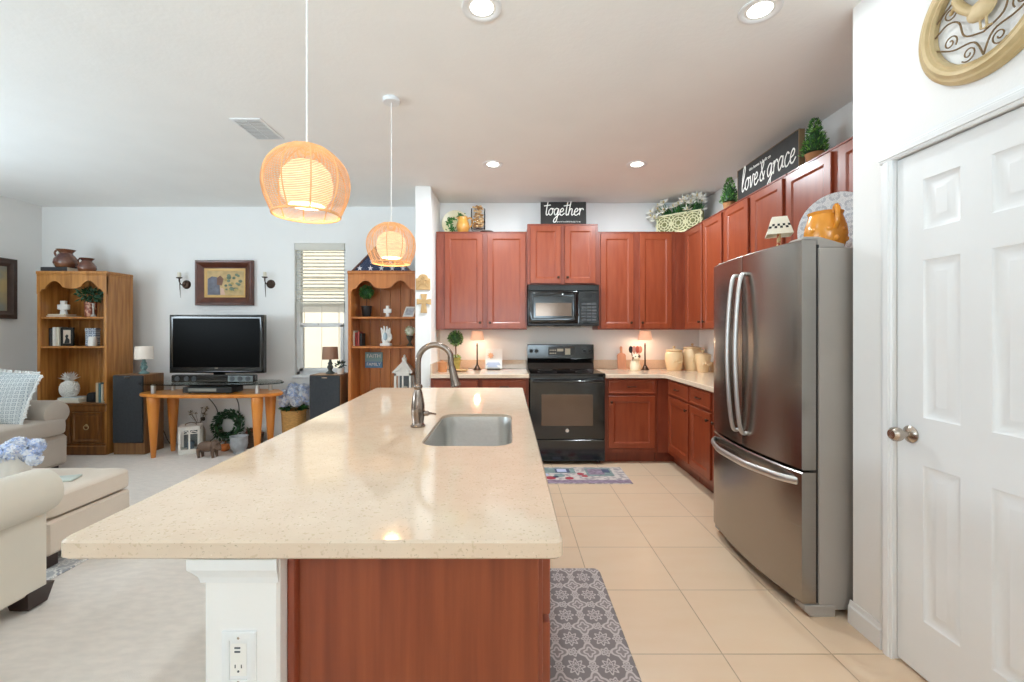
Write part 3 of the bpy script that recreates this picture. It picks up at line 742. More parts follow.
for x in (-.33, .33):
    for y in (.08, .6): MB().cyl((x, y, 0), .018, .034, 10).build('foot', blackm, rg)
# ------------------------------------------------------------------ microwave
mw = thing('microwave', 'black over-the-range microwave under the raised cabinet', 'microwave', (.595, 4.735, 1.405))
MB().box(-.379, .379, .012, .385, .012, .438, .004).build('body', blackm, mw)
dm = MB().rings(-.379, .155, .028, .372, [(0, .012), (0, -.010), (.006, -.014), (.055, -.014), (.058, -.012)], cap=False)
dm.add([(-.321, -.012, .086), (.097, -.012, .086), (.097, -.012, .314), (-.321, -.012, .314)], [(0, 1, 2, 3)])
dm = dm.build('door', blackg, mw)
MB().box(-.300, .085, -.0140, -.0118, .105, .245, .001).build('door_window', mwglass, dm)
mb = MB().tube([(.120, -.014, .11), (.120, -.045, .13), (.120, -.05, .235), (.120, -.045, .34), (.120, -.014, .36)], .012, 10, up=(1, 0, 0)); mb.build('handle', blackg, dm)
mb = MB().rings(.158, .379, .028, .372, [(0, .012), (0, -.010), (.005, -.014)]); cp_ = mb.build('control_panel', blackg, mw)
mb = MB()
for k in range(3):
    for j in range(6): mb.box(.19+k*.055, .238+k*.055, -.0155, -.014, .055+j*.034, .073+j*.034, .001)
mb.build('keypad', M('keypad_grey', '4a4a4c', .35), cp_)
MB().box(.20, .345, -.0155, -.014, .30, .345, .001).build('display', blackglass, cp_)
mb = MB().rings(-.379, .379, .376, .437, [(0, .012), (0, -.008), (.004, -.012)])
for k in range(24): mb.box(-.35+k*.03, -.333+k*.03, -.0135, -.011, .395, .42)
mb.build('vent_grille', blackg, mw)
MB().lathe([(0, -.0165), (.008, -.016), (.010, -.014)], (-.01, 0, .34), 20, 0, 'y').build('badge', chrome, dm)
mb = MB().box(-.379, .379, -.012, .38, 0, .026, .006).box(-.10, .19, -.004, .15, -.006, .001, .003); mb.build('base', blackm, mw)

# ------------------------------------------------------------------ refrigerator
fr = thing('refrigerator', 'stainless french door refrigerator with bottom freezer drawer', 'refrigerator', (1.385, 2.985, 0), R(-90))
FW = .90                                            # local x runs from the far side to the near side, front at -y
MB().box(.004, FW-.004, .085, .80, .03, 1.745, .004).build('body', fridge_side, fr)
def bowed(x0, x1, z0, z1, bow=.045, t=.07, n=14, e=.006):
    mb = MB(); vs = []
    f = lambda x: -bow*(1-((x-FW/2)/(FW/2))**2)
    xs = [x0+(x1-x0)*k/n for k in range(n+1)]
    rows = []
    for z, d in ((z0, e), (z0+e, 0), (z1-e, 0), (z1, e)):
        rows.append([(x+(e if k == 0 else -e if k == n else 0)*0, f(x)+d+(e*.6 if k in (0, n) else 0), z) for k, x in enumerate(xs)])
    back = [[(x, t, z) for x in xs] for z in (z0, z1)]
    A = rows+[back[1], back[0]]; w_ = n+1
    vs = [p for r in A for p in r]; m_ = len(A)
    fs = [(a*w_+k, a*w_+k+1, ((a+1) % m_)*w_+k+1, ((a+1) % m_)*w_+k) for a in range(m_) for k in range(n)]
    fs += [[a*w_ for a in range(m_)], [a*w_+n for a in range(m_)]]
    return mb.add(vs, fs), f
for a, b, hx in ((.003, .448, .405), (.452, .897, .495)):
    mb, f = bowed(a, b, .692, 1.782); d = mb.build('door', steel, fr)
    y0 = f(hx); pts = [(hx, y0+.004, .775), (hx, y0-.028, .79), (hx, y0-.05, .95), (hx, y0-.062, 1.22), (hx, y0-.05, 1.50), (hx, y0-.028, 1.655), (hx, y0+.004, 1.67)]
    MB().tube(smooth_pts(pts, 6), .015, 12, flat=.7, up=(0, 1, 0)).build('handle', steelb, d)
mb, f = bowed(.003, .897, .062, .680); d = mb.build('freezer_drawer', steel, fr)
pts = []
for k in range(13):
    x = .03+.84*k/12; e_ = 1-abs(k-6)/6; pts.append((x, f(x)-.012-.055*min(1, e_*1.6)**.8+(.02 if k in (0, 12) else 0), .632))
MB().tube(smooth_pts(pts, 3), .019, 12, flat=.55, up=(0, 1, 0)).build('handle', steelb, d)
MB().box(.012, FW-.012, .052, .09, .06, 1.76).build('gasket', dgap, fr)
mb = MB().prism([(0, .052), (.0, .0), (.03, -.0), (.30, .0), (.30, .052)], 0, .001) if False else MB()
for x0, x1 in ((.0, .07), (FW-.07, FW)): mb = MB().prism([(.015, .055), (.012, .03), (.045, .0), (.16, .0), (.16, .055)], x0, x1, 'yz', ch=.003); mb.build('foot', fridge_side, fr)
MB().box(.07, FW-.07, .06, .12, .012, .06, .003).build('toe_grille', dgap, fr)
for x0, x1 in ((.02, .13), (FW-.13, FW-.02)): MB().prism([(.01, 1.784), (.03, 1.80), (.10, 1.80), (.22, 1.765), (.22, 1.746), (.086, 1.746), (.086, 1.784)], x0, x1, 'yz', ch=.004).build('hinge_cover', fridge_side, fr)
# ------------------------------------------------------------------ ceiling fittings
dl = thing('recessed_light', 'lit round downlight in the ceiling at the top edge, left one nearest the camera', 'ceiling light', (-.12, 2.03, H), 0, 'recessed downlights')
MB().lathe([(.058, .02), (.060, .004), (.068, -.001), (.086, -.006), (.092, -.004), (.093, .0)], (0, 0, 0), 32, caps=False).build('trim_ring', trimm, dl)
MB().lathe([(0, -.001), (.05, -.0015), (.058, .002), (.058, .010), (0, .010)], (0, 0, 0), 28).build('lens', lightm, dl)
area('lamp', (0, 0, -.014), (0, 0, 0), .12, .12, 4.5, (.84, .95, 1), 'DISK', dl)
for (x, y), lb in (((1.166, 2.045), 'lit round downlight in the ceiling at the top edge, right one by the pantry wall'),
                   ((-.134, 3.94), 'lit round downlight in the ceiling in front of the left wall cabinets'),
                   ((1.15, 3.94), 'lit round downlight in the ceiling in front of the right wall cabinets')):
    r_ = dup(dl, (x, y, H), None, lb)
    if y > 3:                                          # the pair over the range burns brighter
        lo = [k for k in S.objects if k.parent == r_ and k.type == 'LIGHT'][0]; lo.data = lo.data.copy(); lo.data.energy = 29
vt = thing('ceiling_vent', 'white perforated air vent in the living room ceiling', 'vent', (-1.836, 3.25, H))
MB().rings(-.11, .11, -.17, .17, [(0, 0), (.004, -.006), (.02, -.009)], cap=False, back=False).xf(0, Matrix.Rotation(R(90), 4, 'X') @ Matrix.Scale(1, 4)).build('frame', trimm, vt)
mb = MB()
for k in range(14):
    i = mb.n(); mb.box(-.092, .092, -.0102, .0102, -.0008, .0008); mb.xf(i, Matrix.Translation((0, -.146+k*.0225, -.006)) @ Matrix.Rotation(R(12), 4, 'X'))
mb.box(-.004, .004, -.152, .152, -.0105, -.0085)
mb.build('louvres', trimm, vt)
MB().box(-.095, .095, -.155, .155, -.0012, -.0002).build('backing', M('vent_dark', 'd0ccc6', .9), vt)

def pendant(loc, label):
    t = thing('pendant_lamp', label, 'pendant light', loc, 0, 'woven pendant lamps over the island')
    MB().lathe([(0, 0), (.052, 0), (.055, -.004), (.055, -.022), (.05, -.026), (0, -.026)], (0, 0, 0), 28).build('canopy', trimm, t)
    zc = 1.905-H
    MB().tube([(0, 0, -.026), (0, 0, zc+.135)], .0032, 8).build('cord', cordm, t)
    prof = smooth_pts([(.012, .136, 0), (.06, .128, 0), (.105, .10, 0), (.14, .055, 0), (.153, 0, 0), (.147, -.05, 0), (.130, -.095, 0), (.118, -.122, 0)], 6)
    mb = MB(); n_ = 48
    L_ = 0; tot = sum((b-a).length for a, b in zip(prof, prof[1:])); step = tot/58; ps = []; want = 0
    for a, b in zip(prof, prof[1:]):
        l = (b-a).length
        while want <= L_+l and len(ps) < 60: ps.append(a+(b-a)*((want-L_)/l)); want += step
        L_ += l
    for p in ps:
        mb.tube([(p.x*math.cos(2*PI*k/n_), p.x*math.sin(2*PI*k/n_), p.y) for k in range(n_)], .00125, 4, closed=True)
    sh = mb.build('woven_shade', rattan, t, (0, 0, zc))
    for k in range(10):
        a = 2*PI*k/10+.2; MB().tube([(p.x*math.cos(a)*1.004, p.x*math.sin(a)*1.004, p.y) for p in prof[::2]], .0026, 6).build('rib', rattan, sh)
    MB().tube([(.118*math.cos(2*PI*k/48), .118*math.sin(2*PI*k/48), -.122) for k in range(48)], .0042, 8, closed=True).build('rim', rattan, sh)
    pr = [(.02, .085), (.055, .075), (.083, .045), (.093, 0), (.088, -.045), (.07, -.075), (.062, -.082)]
    MB().lathe(pr, (0, 0, -.005), 32, caps=False).build('inner_shade', M('paper_shade', 'f7e3bd', .8, var=.14, scale=18, stretch=(1, 1, 9), emit=.5), sh)
    MB().lathe([(0, -.036), (.02, -.033), (.031, -.018), (.034, 0), (.028, .022), (.016, .045), (.014, .075), (0, .075)], (0, 0, 0), 20).build('bulb', bulbm, sh)
    l = bpy.data.lights.new('lamp', 'POINT'); l.energy = 4; l.color = (1, .78, .52); l.shadow_soft_size = .05
    lo = bpy.data.objects.new('lamp', l); C.objects.link(lo); lo.parent = sh; lo.location = (0, 0, -.05)
    return t
pd = pendant((-.752, 1.652, H), 'large woven rattan pendant lamp hanging nearest the camera over the island')
dup(pd, (-.747, 2.83, H), R(11), 'woven rattan pendant lamp further back, before the scalloped bookcase')

# ------------------------------------------------------------------ on the wall cabinets
tz = UZ1+.004
dp = thing('decorative_plate', 'round cream plate with green leaves leaning on the wall above the left cabinets', 'plate', (-.604, 5.065, tz+.003))
mb = MB().lathe([(0, .012), (.10, .010), (.115, .004), (.152, -.012), (.154, -.009), (.115, .009), (.0, .017)], (0, 0, 0), 36, 0, 'y')
mb.xf(0, Matrix.Translation((0, 0, .152)) @ Matrix.Rotation(R(-8), 4, 'X')); mb.build('plate', M('plate_cream', 'e6d9a8', .3, col2='f0e8d0', scale=7), dp)
mb = MB()
for cx, cz, n_ in ((-.055, .03, 40), (.05, .085, 22), (-.045, -.06, 22), (.09, .03, 14)):
    for k in range(n_):
        a = random.uniform(0, 6.28); r = random.uniform(0, .055); i = mb.n()
        x, z = cx+r*math.cos(a), cz+r*math.sin(a); b = random.uniform(0, 6.28)
        mb.add([(x, 0, z), (x+.02*math.cos(b)-.008*math.sin(b), 0, z+.02*math.sin(b)+.008*math.cos(b)), (x+.04*math.cos(b), 0, z+.04*math.sin(b)), (x+.02*math.cos(b)+.008*math.sin(b), 0, z+.02*math.sin(b)-.008*math.cos(b))], [(0, 1, 2, 3)])
mb.xf(0, Matrix.Translation((0, -.004, .152)) @ Matrix.Rotation(R(-8), 4, 'X')); mb.build('leaf_painting', green, dp)
def pitcher(name, label, loc, m, r, h, rz, cat='pitcher'):
    t = thing(name, label, cat, loc, rz)
    MB().lathe([(0, 0), (r*.62, 0), (r*.68, h*.03), (r*.95, h*.28), (r, h*.45), (r*.92, h*.62), (r*.72, h*.80), (r*.66, h*.86), (r*.74, h), (r*.68, h), (r*.60, h*.86), (0, h*.7)], (0, 0, 0), 32).build('body', m, t)
    MB().tube(smooth_pts([(r*.60, 0, h*.88), (r*1.1, 0, h*.96), (r*1.42, 0, h*.78), (r*1.30, 0, h*.5), (r*.95, 0, h*.38)], 5), r*.11, 8).build('handle', m, t)
    mb = MB().prism([(-r*.6, h*.82), (-r*1.12, h*1.03), (-r*1.0, h*1.02), (-r*.6, h*.94)], -r*.14, r*.14, 'xz', ch=r*.05)
    mb.build('spout', m, t)
    return t
pitcher('pitcher', 'honey yellow ceramic pitcher in front of the leafy plate on the left cabinets', (-.50, 4.91, tz), M('yellow_glaze', 'e0aa52', .3, col2='d48f45', scale=9, coat=.4), .073, .185, 0)
va = thing('glass_vase', 'glass cylinder of dried tan petals beside the yellow pitcher', 'vase', (-.335, 4.95, tz))
MB().lathe([(0, 0), (.05, 0), (.052, .01), (.02, .02), (.02, .035), (.07, .045), (.08, .06), (.08, .285), (.078, .285), (.078, .062), (0, .05)], (0, 0, 0), 28).build('glass', glass, va)
mb = MB()
for k in range(90):
    a = random.uniform(0, 6.28); r = .058*math.sqrt(random.random()); mb.ball((r*math.cos(a), r*math.sin(a), .075+.245*random.random()), (.017, .013, .012), 7, 5, random.randint(0, 1))
o = mb.build('petal_filling', [pinkf, M('dried_light', 'dcb98a', .7)], va); o['kind'] = 'stuff'
tr = MB().lathe([(0, 0), (.06, 0), (.075, .008), (.078, .016), (.07, .012), (0, .006)], (0, 0, 0), 24)
tag(tr.build('small_dish', M('dish_dark', '3a332c', .4), None, (-.235, 4.88, tz)), 'small dark dish right of the petal vase on the left cabinets', 'dish')
# signs
sg = thing('together_sign', 'small black sign with brush lettered word together above the microwave', 'sign', (.61, 4.85, 2.511))
i = MB().box(-.25, .25, 0, .022, 0, .262, .002); i.xf(0, Matrix.Rotation(R(-4), 4, 'X')).build('board', signb, sg)
mb, e_ = script_text('together', 0, 0, .076, .0052, 0, squeeze=.92)
mb.xf(0, Matrix.Rotation(R(-4), 4, 'X') @ Matrix.Translation((-e_/2-.002, -.003, .112))); mb.build('lettering', signw, sg)
o = text_mesh('small_lettering', 'IS OUR FAVORITE PLACE TO BE', .0185, signw, sg, (.055, -.0028, .036), (R(86), 0, 0))
sg = thing('love_and_grace_sign', 'long black sign with brush lettered words love & grace on the right cabinets', 'sign', (1.985, 3.815, tz), R(-90))
MB().box(0, .80, 0, .035, 0, .298, .002).build('board', signb, sg)
MB().box(-.004, 0, -.003, .038, 0, .3).box(.80, .804, -.003, .038, 0, .3).box(-.004, .804, -.003, .038, .298, .301).build('wood_edge', M('sign_edge', '8a7150', .7), sg)
mb, e_ = script_text('love & grace', 0, 0, .092, .0062, 0, squeeze=.92)
mb.xf(0, Matrix.Translation((.06, -.003, .095)) @ Matrix.Scale(.70/e_, 4, (1, 0, 0))); mb.build('lettering', signw, sg)
text_mesh('small_lettering', 'this home is built on', .036, signw, sg, (.33, -.002, .245), (R(90), 0, 0))
def topiary_cone(loc, label, s=1):
    t = thing('cone_topiary', label, 'topiary', loc, 0, 'cone topiaries on the wall cabinets')
    MB().lathe([(0, 0), (.042*s, 0), (.055*s, .07*s), (.058*s, .075*s), (.05*s, .078*s), (0, .07*s)], (0, 0, 0), 20).build('pot', terra, t)
    mb = MB()
    for k in range(800):
        q = random.random()**1.3; z = .08+.215*q; r = .072*(1-q)**.75*random.uniform(.55, 1)+.006; a = random.uniform(0, 6.28)
        mb.leaf((r*math.cos(a)*s, r*math.sin(a)*s, z*s), (math.cos(a), math.sin(a), random.uniform(.2, 1.3)), .022*s, .008*s, random.randint(0, 2))
    mb.lathe([(0, .075*s), (.05*s, .09*s), (.045*s, .17*s), (0, .27*s)], (0, 0, 0), 12, 1)
    mb.build('foliage', [green, greend, greenl], t); return t
tc_ = topiary_cone((2.0, 2.88, tz), 'small cone topiary right of the long black sign')
dup(tc_, (2.0, 3.99, tz), R(70), 'small cone topiary left of the long black sign, by the white lilies')
# lily planter across the corner
lp = thing('lily_planter', 'pale fretwork planter of white lilies on the corner cabinet', 'planter', (1.90, 4.88, tz), R(-42))
MB().box(-.24, .24, -.05, .05, 0, .215, .004).build('box', M('planter_back', '7b7a4a', .6), lp)
mb = MB(); yf = -.0565
fb = lambda x0, x1, z0, z1: mb.box(x0, x1, yf, -.0505, z0, z1, .001)
fb(-.245, .245, 0, .016); fb(-.245, .245, .200, .216); fb(-.245, -.231, 0, .216); fb(.231, .245, 0, .216)
for cx in (-.155, 0, .155):
    for rr in (.085, .058, .03): mb.tube([(cx+rr*math.cos(2*PI*k/24), yf+.003, .108+rr*math.sin(2*PI*k/24)) for k in range(24)], .0055, 5, closed=True)
    for k in range(8): a = 2*PI*k/8; mb.tube([(cx+.03*math.cos(a), yf+.003, .108+.03*math.sin(a)), (cx+.085*math.cos(a), yf+.003, .108+.085*math.sin(a))], .004, 5)
for cx in (-.2325, -.0775, .0775, .2325):
    for z in (.04, .108, .176): mb.tube([(cx+.02*math.cos(2*PI*k/12), yf+.003, z+.02*math.sin(2*PI*k/12)) for k in range(12)], .005, 5, closed=True)
mb.build('fretwork', M('planter_cream', 'e8e4bc', .5), lp)
mb = MB()
for k in range(150):
    x = random.uniform(-.27, .27); mb.leaf((x*.8, random.uniform(-.04, .03), .21), (x*2, random.uniform(-.8, .5), random.uniform(.4, 1)), random.uniform(.07, .13), .02, random.randint(0, 1))
mb.build('leaves', [green, greend], lp)
fl = [(random.uniform(-.30, .30), random.uniform(-.10, .05), random.uniform(.22, .36)) for _ in range(40)]
for k, (x, y, z) in enumerate(fl):
    if abs(x) > .24: z -= .09; y = -.07
    mb = MB(); ax = Vector((x*1.2, -.6, .6)).normalized()
    for j in range(6):
        a = 2*PI*j/6; q = ax.orthogonal().normalized(); q2 = ax.cross(q)
        d = (q*math.cos(a)+q2*math.sin(a))+ax*.55
        mb.leaf((x, y, z), d, .075, .030, 0)
    for j in range(3): mb.tube([(x, y, z), tuple(Vector((x, y, z))+ax*.035+Vector((.006*(j-1), 0, .004*j)))], .0018, 4, 1)
    mb.tube([(x*.75, 0, .18), (x, y, z)], .003, 4, 2)
    mb.build('lily', [lilyw, M('stamen_yellow', 'd8c070', .6), green], lp)
# ------------------------------------------------------------------ on the fridge
FZ = 1.746
ml = thing('small_lamp', 'small lamp with a chequered shade on top of the fridge', 'lamp', (1.63, 2.66, FZ))
MB().lathe([(0, 0), (.04, 0), (.042, .012), (.028, .025), (.02, .05), (.03, .075), (.022, .10), (.012, .12), (.01, .19), (0, .19)], (0, 0, 0), 20).build('base', M('lamp_pattern', 'e0c590', .4, col2='b84b35', scale=45, lo=.52, hi=.6), ml)
sh = MB().lathe([(.096, .178), (.054, .285), (.052, .285), (.094, .178)], (0, 0, 0), 4, caps=False).xf(0, Matrix.Rotation(R(20), 4, 'Z')).build('shade', M('ivory_shade', 'ece4cf', .8), ml)
mb = MB(); q = 32
for row in range(2):
    for k in range(q):
        if (k+row) % 2: continue
        z0_, z1_ = .212+row*.014, .226+row*.014; f = lambda z: .0966-(z-.178)/.107*.042
        def pt(u, z):
            c = [(f(z)*math.cos(PI/2*i), f(z)*math.sin(PI/2*i)) for i in range(5)]; e = u*4; i = min(3, int(e)); w_ = e-i
            return (c[i][0]*(1-w_)+c[i+1][0]*w_, c[i][1]*(1-w_)+c[i+1][1]*w_, z)
        mb.add([pt(k/q, z0_), pt((k+.98)/q, z0_), pt((k+.98)/q, z1_), pt(k/q, z1_)], [(0, 1, 2, 3)])
mb.xf(0, Matrix.Rotation(R(20), 4, 'Z')).build('chequer_band', signb, sh)
pl = thing('platter', 'large round grey and white patterned platter standing behind the orange jug', 'platter', (1.78, 2.42, FZ), R(-62))
mb = MB().lathe([(0, .02), (.11, .018), (.125, .01), (.18, -.012), (.183, -.008), (.128, .016), (0, .026)], (0, 0, 0), 40, 0, 'y').xf(0, Matrix.Translation((0, 0, .181)) @ Matrix.Rotation(R(-7), 4, 'X')); mb.build('plate', platem, pl)
mb = MB().tube([(-.06, -.045, .0), (-.06, -.045, .006), (-.06, .03, .006), (-.05, .075, .14)], .004, 6).tube([(.06, -.045, .0), (.06, -.045, .006), (.06, .03, .006), (.05, .075, .14)], .004, 6).tube([(-.06, .03, .006), (.06, .03, .006)], .004, 6); mb.build('stand', blackm, pl)
oj = thing('orange_jug', 'round orange ceramic jug at the near edge of the fridge top', 'jug', (1.645, 2.29, FZ), R(-22))
MB().lathe([(0, 0), (.062, 0), (.068, .006), (.085, .05), (.096, .10), (.092, .14), (.078, .185), (.074, .20), (.080, .215), (.074, .215), (.068, .20), (0, .17)], (0, 0, 0), 32).build('body', orangeg, oj)
MB().tube(smooth_pts([(.02, -.070, .20), (.022, -.09, .228), (.024, -.112, .205), (.024, -.112, .15), (.02, -.088, .12)], 5), .012, 8).build('handle', orangeg, oj)
mb = MB()
for k in range(7): a = R(200+k*22); mb.ball((.083*math.cos(a), .083*math.sin(a), .070+.045*(k % 2)), (.017, .017, .017), 10, 8)
mb.build('fruit_relief', orangeg, oj)

# ------------------------------------------------------------------ on the worktops
def counter_lamp(loc, label):
    t = thing('buffet_lamp', label, 'lamp', loc, 0, 'lit buffet lamps under the wall cabinets')
    MB().lathe([(0, 0), (.045, 0), (.046, .008), (.034, .02), (.02, .045), (.010, .06), (.008, .09), (.0085, .27), (.011, .275), (.007, .285), (.006, .30), (0, .30)], (0, 0, 0), 20).build('base', bronze, t)
    MB().lathe([(.078, .335), (.058, .435), (.056, .435), (.076, .335)], (0, 0, 0), 28, caps=False).build('shade', litshade, t)
    MB().ball((0, 0, .365), (.02, .02, .03), 12, 8).build('bulb', bulbm, t)
    l = bpy.data.lights.new('lamp', 'POINT'); l.energy = 2.2; l.color = (1, .70, .46); l.shadow_soft_size = .03
    lo = bpy.data.objects.new('lamp', l); C.objects.link(lo); lo.parent = t; lo.location = (0, 0, .33)
    return t
cl = counter_lamp((-.345, 4.95, TOP), 'thin lit buffet lamp on the worktop left of the range')
dup(cl, (1.535, 4.95, TOP), None, 'thin lit buffet lamp in the corner right of the range')
tp = thing('ball_topiary', 'ball topiary in a mossy pot on the worktop by the partition', 'topiary', (-.585, 4.93, TOP))
MB().lathe([(0, 0), (.04, 0), (.05, .05), (.056, .11), (.052, .14), (.048, .135), (0, .12)], (0, 0, 0), 20).build('pot', M('moss_pot', '8b7a35', .8, col2='b7a45a', scale=22), tp)
MB().tube([(0, 0, .11), (.004, 0, .20), (0, 0, .29)], .007, 8).build('trunk', M('bark', '6d4e36', .9), tp)
mb = MB().ball((0, 0, .355), .062, 12, 8, 1).leafball((0, 0, .355), .085, 420, .026, .012, (0, 1, 2), .7); mb.build('foliage', [green, greend, greenl], tp)
mb = MB().leafball((0, 0, .12), (.065, .065, .05), 120, .028, .012, (0, 1), .6); mb.build('moss', [greenl, M('moss_tan', 'a39a4a', .8)], tp)
fc = thing('flower_canvas', 'small white canvas with an orange flower on a dark stand', 'picture', (-.16, 4.97, TOP))
MB().box(-.095, .095, 0, .015, .012, .235, .002).xf(0, Matrix.Rotation(R(-9), 4, 'X')).build('canvas', M('canvas_white', 'e9eae8', .8), fc)
mb = MB()
for k in range(16):
    a = 2*PI*k/16; r = .03 if k % 2 else .04; x, z = -.035, .16; b = .012
    mb.add([(x, -.001-.0002*k, z), (x+r*.6*math.cos(a-.25), -.001-.0002*k, z+r*.6*math.sin(a-.25)), (x+r*math.cos(a), -.001-.0002*k, z+r*math.sin(a)), (x+r*.6*math.cos(a+.25), -.001-.0002*k, z+r*.6*math.sin(a+.25))], [(0, 1, 2, 3)], k % 2)
mb.xf(0, Matrix.Rotation(R(-9), 4, 'X')).build('painted_flower', [M('paint_orange', 'e5a878', .8), M('paint_peach', 'f0cfb0', .8)], fc)
mb = MB()
for x0, x1, z0_, z1_ in ((-.09, .08, .05, .085), (-.08, .05, .03, .05)): mb.add([(x0, -.001, z0_), (x1, -.001, z0_), (x1-.02, -.001, z1_), (x0+.02, -.001, z1_)], [(0, 1, 2, 3)])
mb.xf(0, Matrix.Rotation(R(-9), 4, 'X')).build('painted_wash', M('paint_blue', 'aebcd4', .8), fc)
mb = MB().box(-.075, .075, -.035, .0, 0, .012, .003).tube([(-.07, -.036, .006), (-.07, -.04, .022), (.07, -.04, .022), (.07, -.036, .006)], .003, 6); mb.tube([(0, .0, .006), (0, .085, .004), (0, .025, .12)], .004, 6).build('stand', blackm, fc)
tag(MB().lathe([(0, 0), (.045, 0), (.07, .012), (.074, .02), (.068, .018), (.04, .008), (0, .006)], (0, 0, 0), 28).build('trinket_dish', M('dish_gold', 'c9a878', .35, var=.15), None, (-.50, 4.78, TOP)), 'shallow golden dish in front of the ball topiary', 'dish')
cn = thing('copper_canister', 'small orange brown canister on the worktop against the partition', 'canister', (-.70, 4.72, TOP))
MB().lathe([(0, 0), (.045, 0), (.048, .005), (.046, .095), (0, .095)], (0, 0, 0), 24).build('body', M('copper_brown', 'c98a5c', .45, var=.1), cn)
MB().lathe([(.049, .095), (.049, .104), (.012, .112), (.01, .12), (0, .122)], (0, 0, 0), 24).build('lid', M('copper_brown', 'c98a5c'), cn)
def canister(loc, r, h, label, taper):
    t = thing('canister', label, 'canister', loc, 0, 'cream lidded canisters in the corner')
    p = [(0, 0), (r*.72, 0), (r*.78, h*.03), (r*.92, h*.3), (r, h*.55), (r*.96, h*.8), (r*.82, h*.93), (0, h*.93)] if not taper else [(0, 0), (r*.62, 0), (r*.66, h*.03), (r*.85, h*.5), (r*.99, h*.86), (r*.97, h*.9), (0, h*.9)]
    MB().lathe(p, (0, 0, 0), 32).build('body', cream, t)
    z0 = h*(.9 if taper else .93)
    l = MB().lathe([(r*(.98 if taper else .84), z0), (r*(1.02 if taper else .9), z0+.008), (r*.9, z0+.018), (r*.5, z0+.028), (r*.15, z0+.032), (0, z0+.032)], (0, 0, 0), 32).build('lid', cream, t)
    MB().lathe([(0, z0+.03), (.012, z0+.03), (.009, z0+.038), (.017, z0+.05), (.012, z0+.06), (0, z0+.062)], (0, 0, 0), 16).build('knob', cream, l)
    mb = MB()
    for k in range(5): a = R(250+k*18); mb.ball((r*.93*math.cos(a), r*.93*math.sin(a), h*(.45+.05*math.sin(k*2))), (.012, .012, .016), 8, 6)
    mb.build('relief', cream, t)
canister((1.84, 4.90, TOP), .096, .225, 'round cream canister, leftmost of the three in the corner', 0)
canister((2.055, 4.93, TOP), .108, .255, 'tallest cream canister, middle of the three in the corner', 0)
canister((2.065, 4.68, TOP), .082, .195, 'small flared cream canister in front of the other two', 1)
cb = thing('cutting_board', 'pinkish wooden paddle board leaning on the backsplash right of the range', 'cutting board', (1.305, 5.05, TOP))
pts = rrect(-.05, .05, 0, .17, .018, 4); pts = [p for p in pts]
mb = MB().prism([(-.05, .006), (-.044, 0), (.044, 0), (.05, .006), (.05, .16), (.04, .178), (.018, .185), (.013, .20), (.015, .25), (.008, .265), (-.008, .265), (-.015, .25), (-.013, .20), (-.018, .185), (-.04, .178), (-.05, .16)], 0, .016, 'xz', ch=.003)
mb.xf(0, Matrix.Rotation(R(-11), 4, 'X')).build('board', cutm, cb)
uc = thing('utensil_crock', 'cream figural crock holding red and dark utensils beside the lamp', 'crock', (1.405, 4.88, TOP))
MB().lathe([(0, 0), (.05, 0), (.055, .01), (.058, .05), (.05, .09), (.046, .11), (.04, .11), (.042, .08), (0, .03)], (0, 0, 0), 24).build('pot', M('crock_cream', 'eedfc0', .35, var=.04), uc)
hd = MB().ball((0, -.03, .145), (.043, .036, .040), 16, 10).ball((0, -.062, .135), (.022, .016, .016), 10, 8).build('head', M('crock_cream', 'eedfc0'), uc)
mb = MB()
for x in (-.016, .018): mb.ball((x, -.062, .158), (.006, .005, .007), 8, 6)
mb.build('painted_eyes', blackm, hd)
mb = MB().ball((.03, -.045, .16), (.016, .02, .02), 8, 6).ball((-.035, -.04, .14), (.012, .02, .016), 8, 6).build('dark_patch', M('patch_brown', '7a5c48', .5), hd)
for k, (x, m_) in enumerate(((-.026, blackm), (-.005, M('utensil_pink', 'c98d7a', .6)), (.018, M('utensil_red', 'c65a42', .5)), (.035, M('utensil_coral', 'd98a70', .5)))):
    u = MB().tube([(x*.6, .012, .05), (x*1.4, .016, .205)], .005, 8).ball((x*1.7, .018, .232), (.024, .007, .040), 12, 8)
    tag(u.build('utensil', m_, None, (1.405, 4.88, TOP)), ['dark spoon sticking out of the figural crock', 'dusty pink spatula sticking out of the figural crock', 'red spatula sticking out of the figural crock', 'coral spoon, rightmost in the figural crock'][k], 'utensil', 'utensils in the crock')
# printed mat in front of the range
km = thing('range_mat', 'colourful printed mat on the floor in front of the range', 'mat', (.66, 4.13, 0))
MB().box(-.46, .445, -.235, .235, 0, .007, .002).build('mat', M('mat_ground', 'cbbfb8', .9, col2='9c9292', scale=22, lo=.45, hi=.6), km)
mb = MB(); pm = [M('mat_mauve', '8d7a8a', .85, var=.25, scale=30), M('mat_navy', '4a5068', .85, var=.2, scale=20), M('mat_red', 'a33a45', .85, var=.2, scale=25), M('mat_teal', '7f8f8c', .85, var=.2, scale=25), M('mat_lilac', 'b8bcd4', .85, var=.1)]
def pr_(x0, x1, y0, y1, m_, z=.0074): mb.add([(x0, y0, z), (x1, y0, z), (x1, y1, z), (x0, y1, z)], [(0, 1, 2, 3)], m_)
pr_(-.455, .44, -.23, -.145, 0); pr_(-.44, -.02, .05, .20, 3); pr_(.08, .33, -.04, .20, 3); pr_(-.21, -.07, .06, .18, 1, .0078); pr_(-.19, -.10, .08, .17, 4, .0082); pr_(.10, .25, 0, .17, 0, .0078); pr_(.24, .31, .06, .16, 1, .0080)
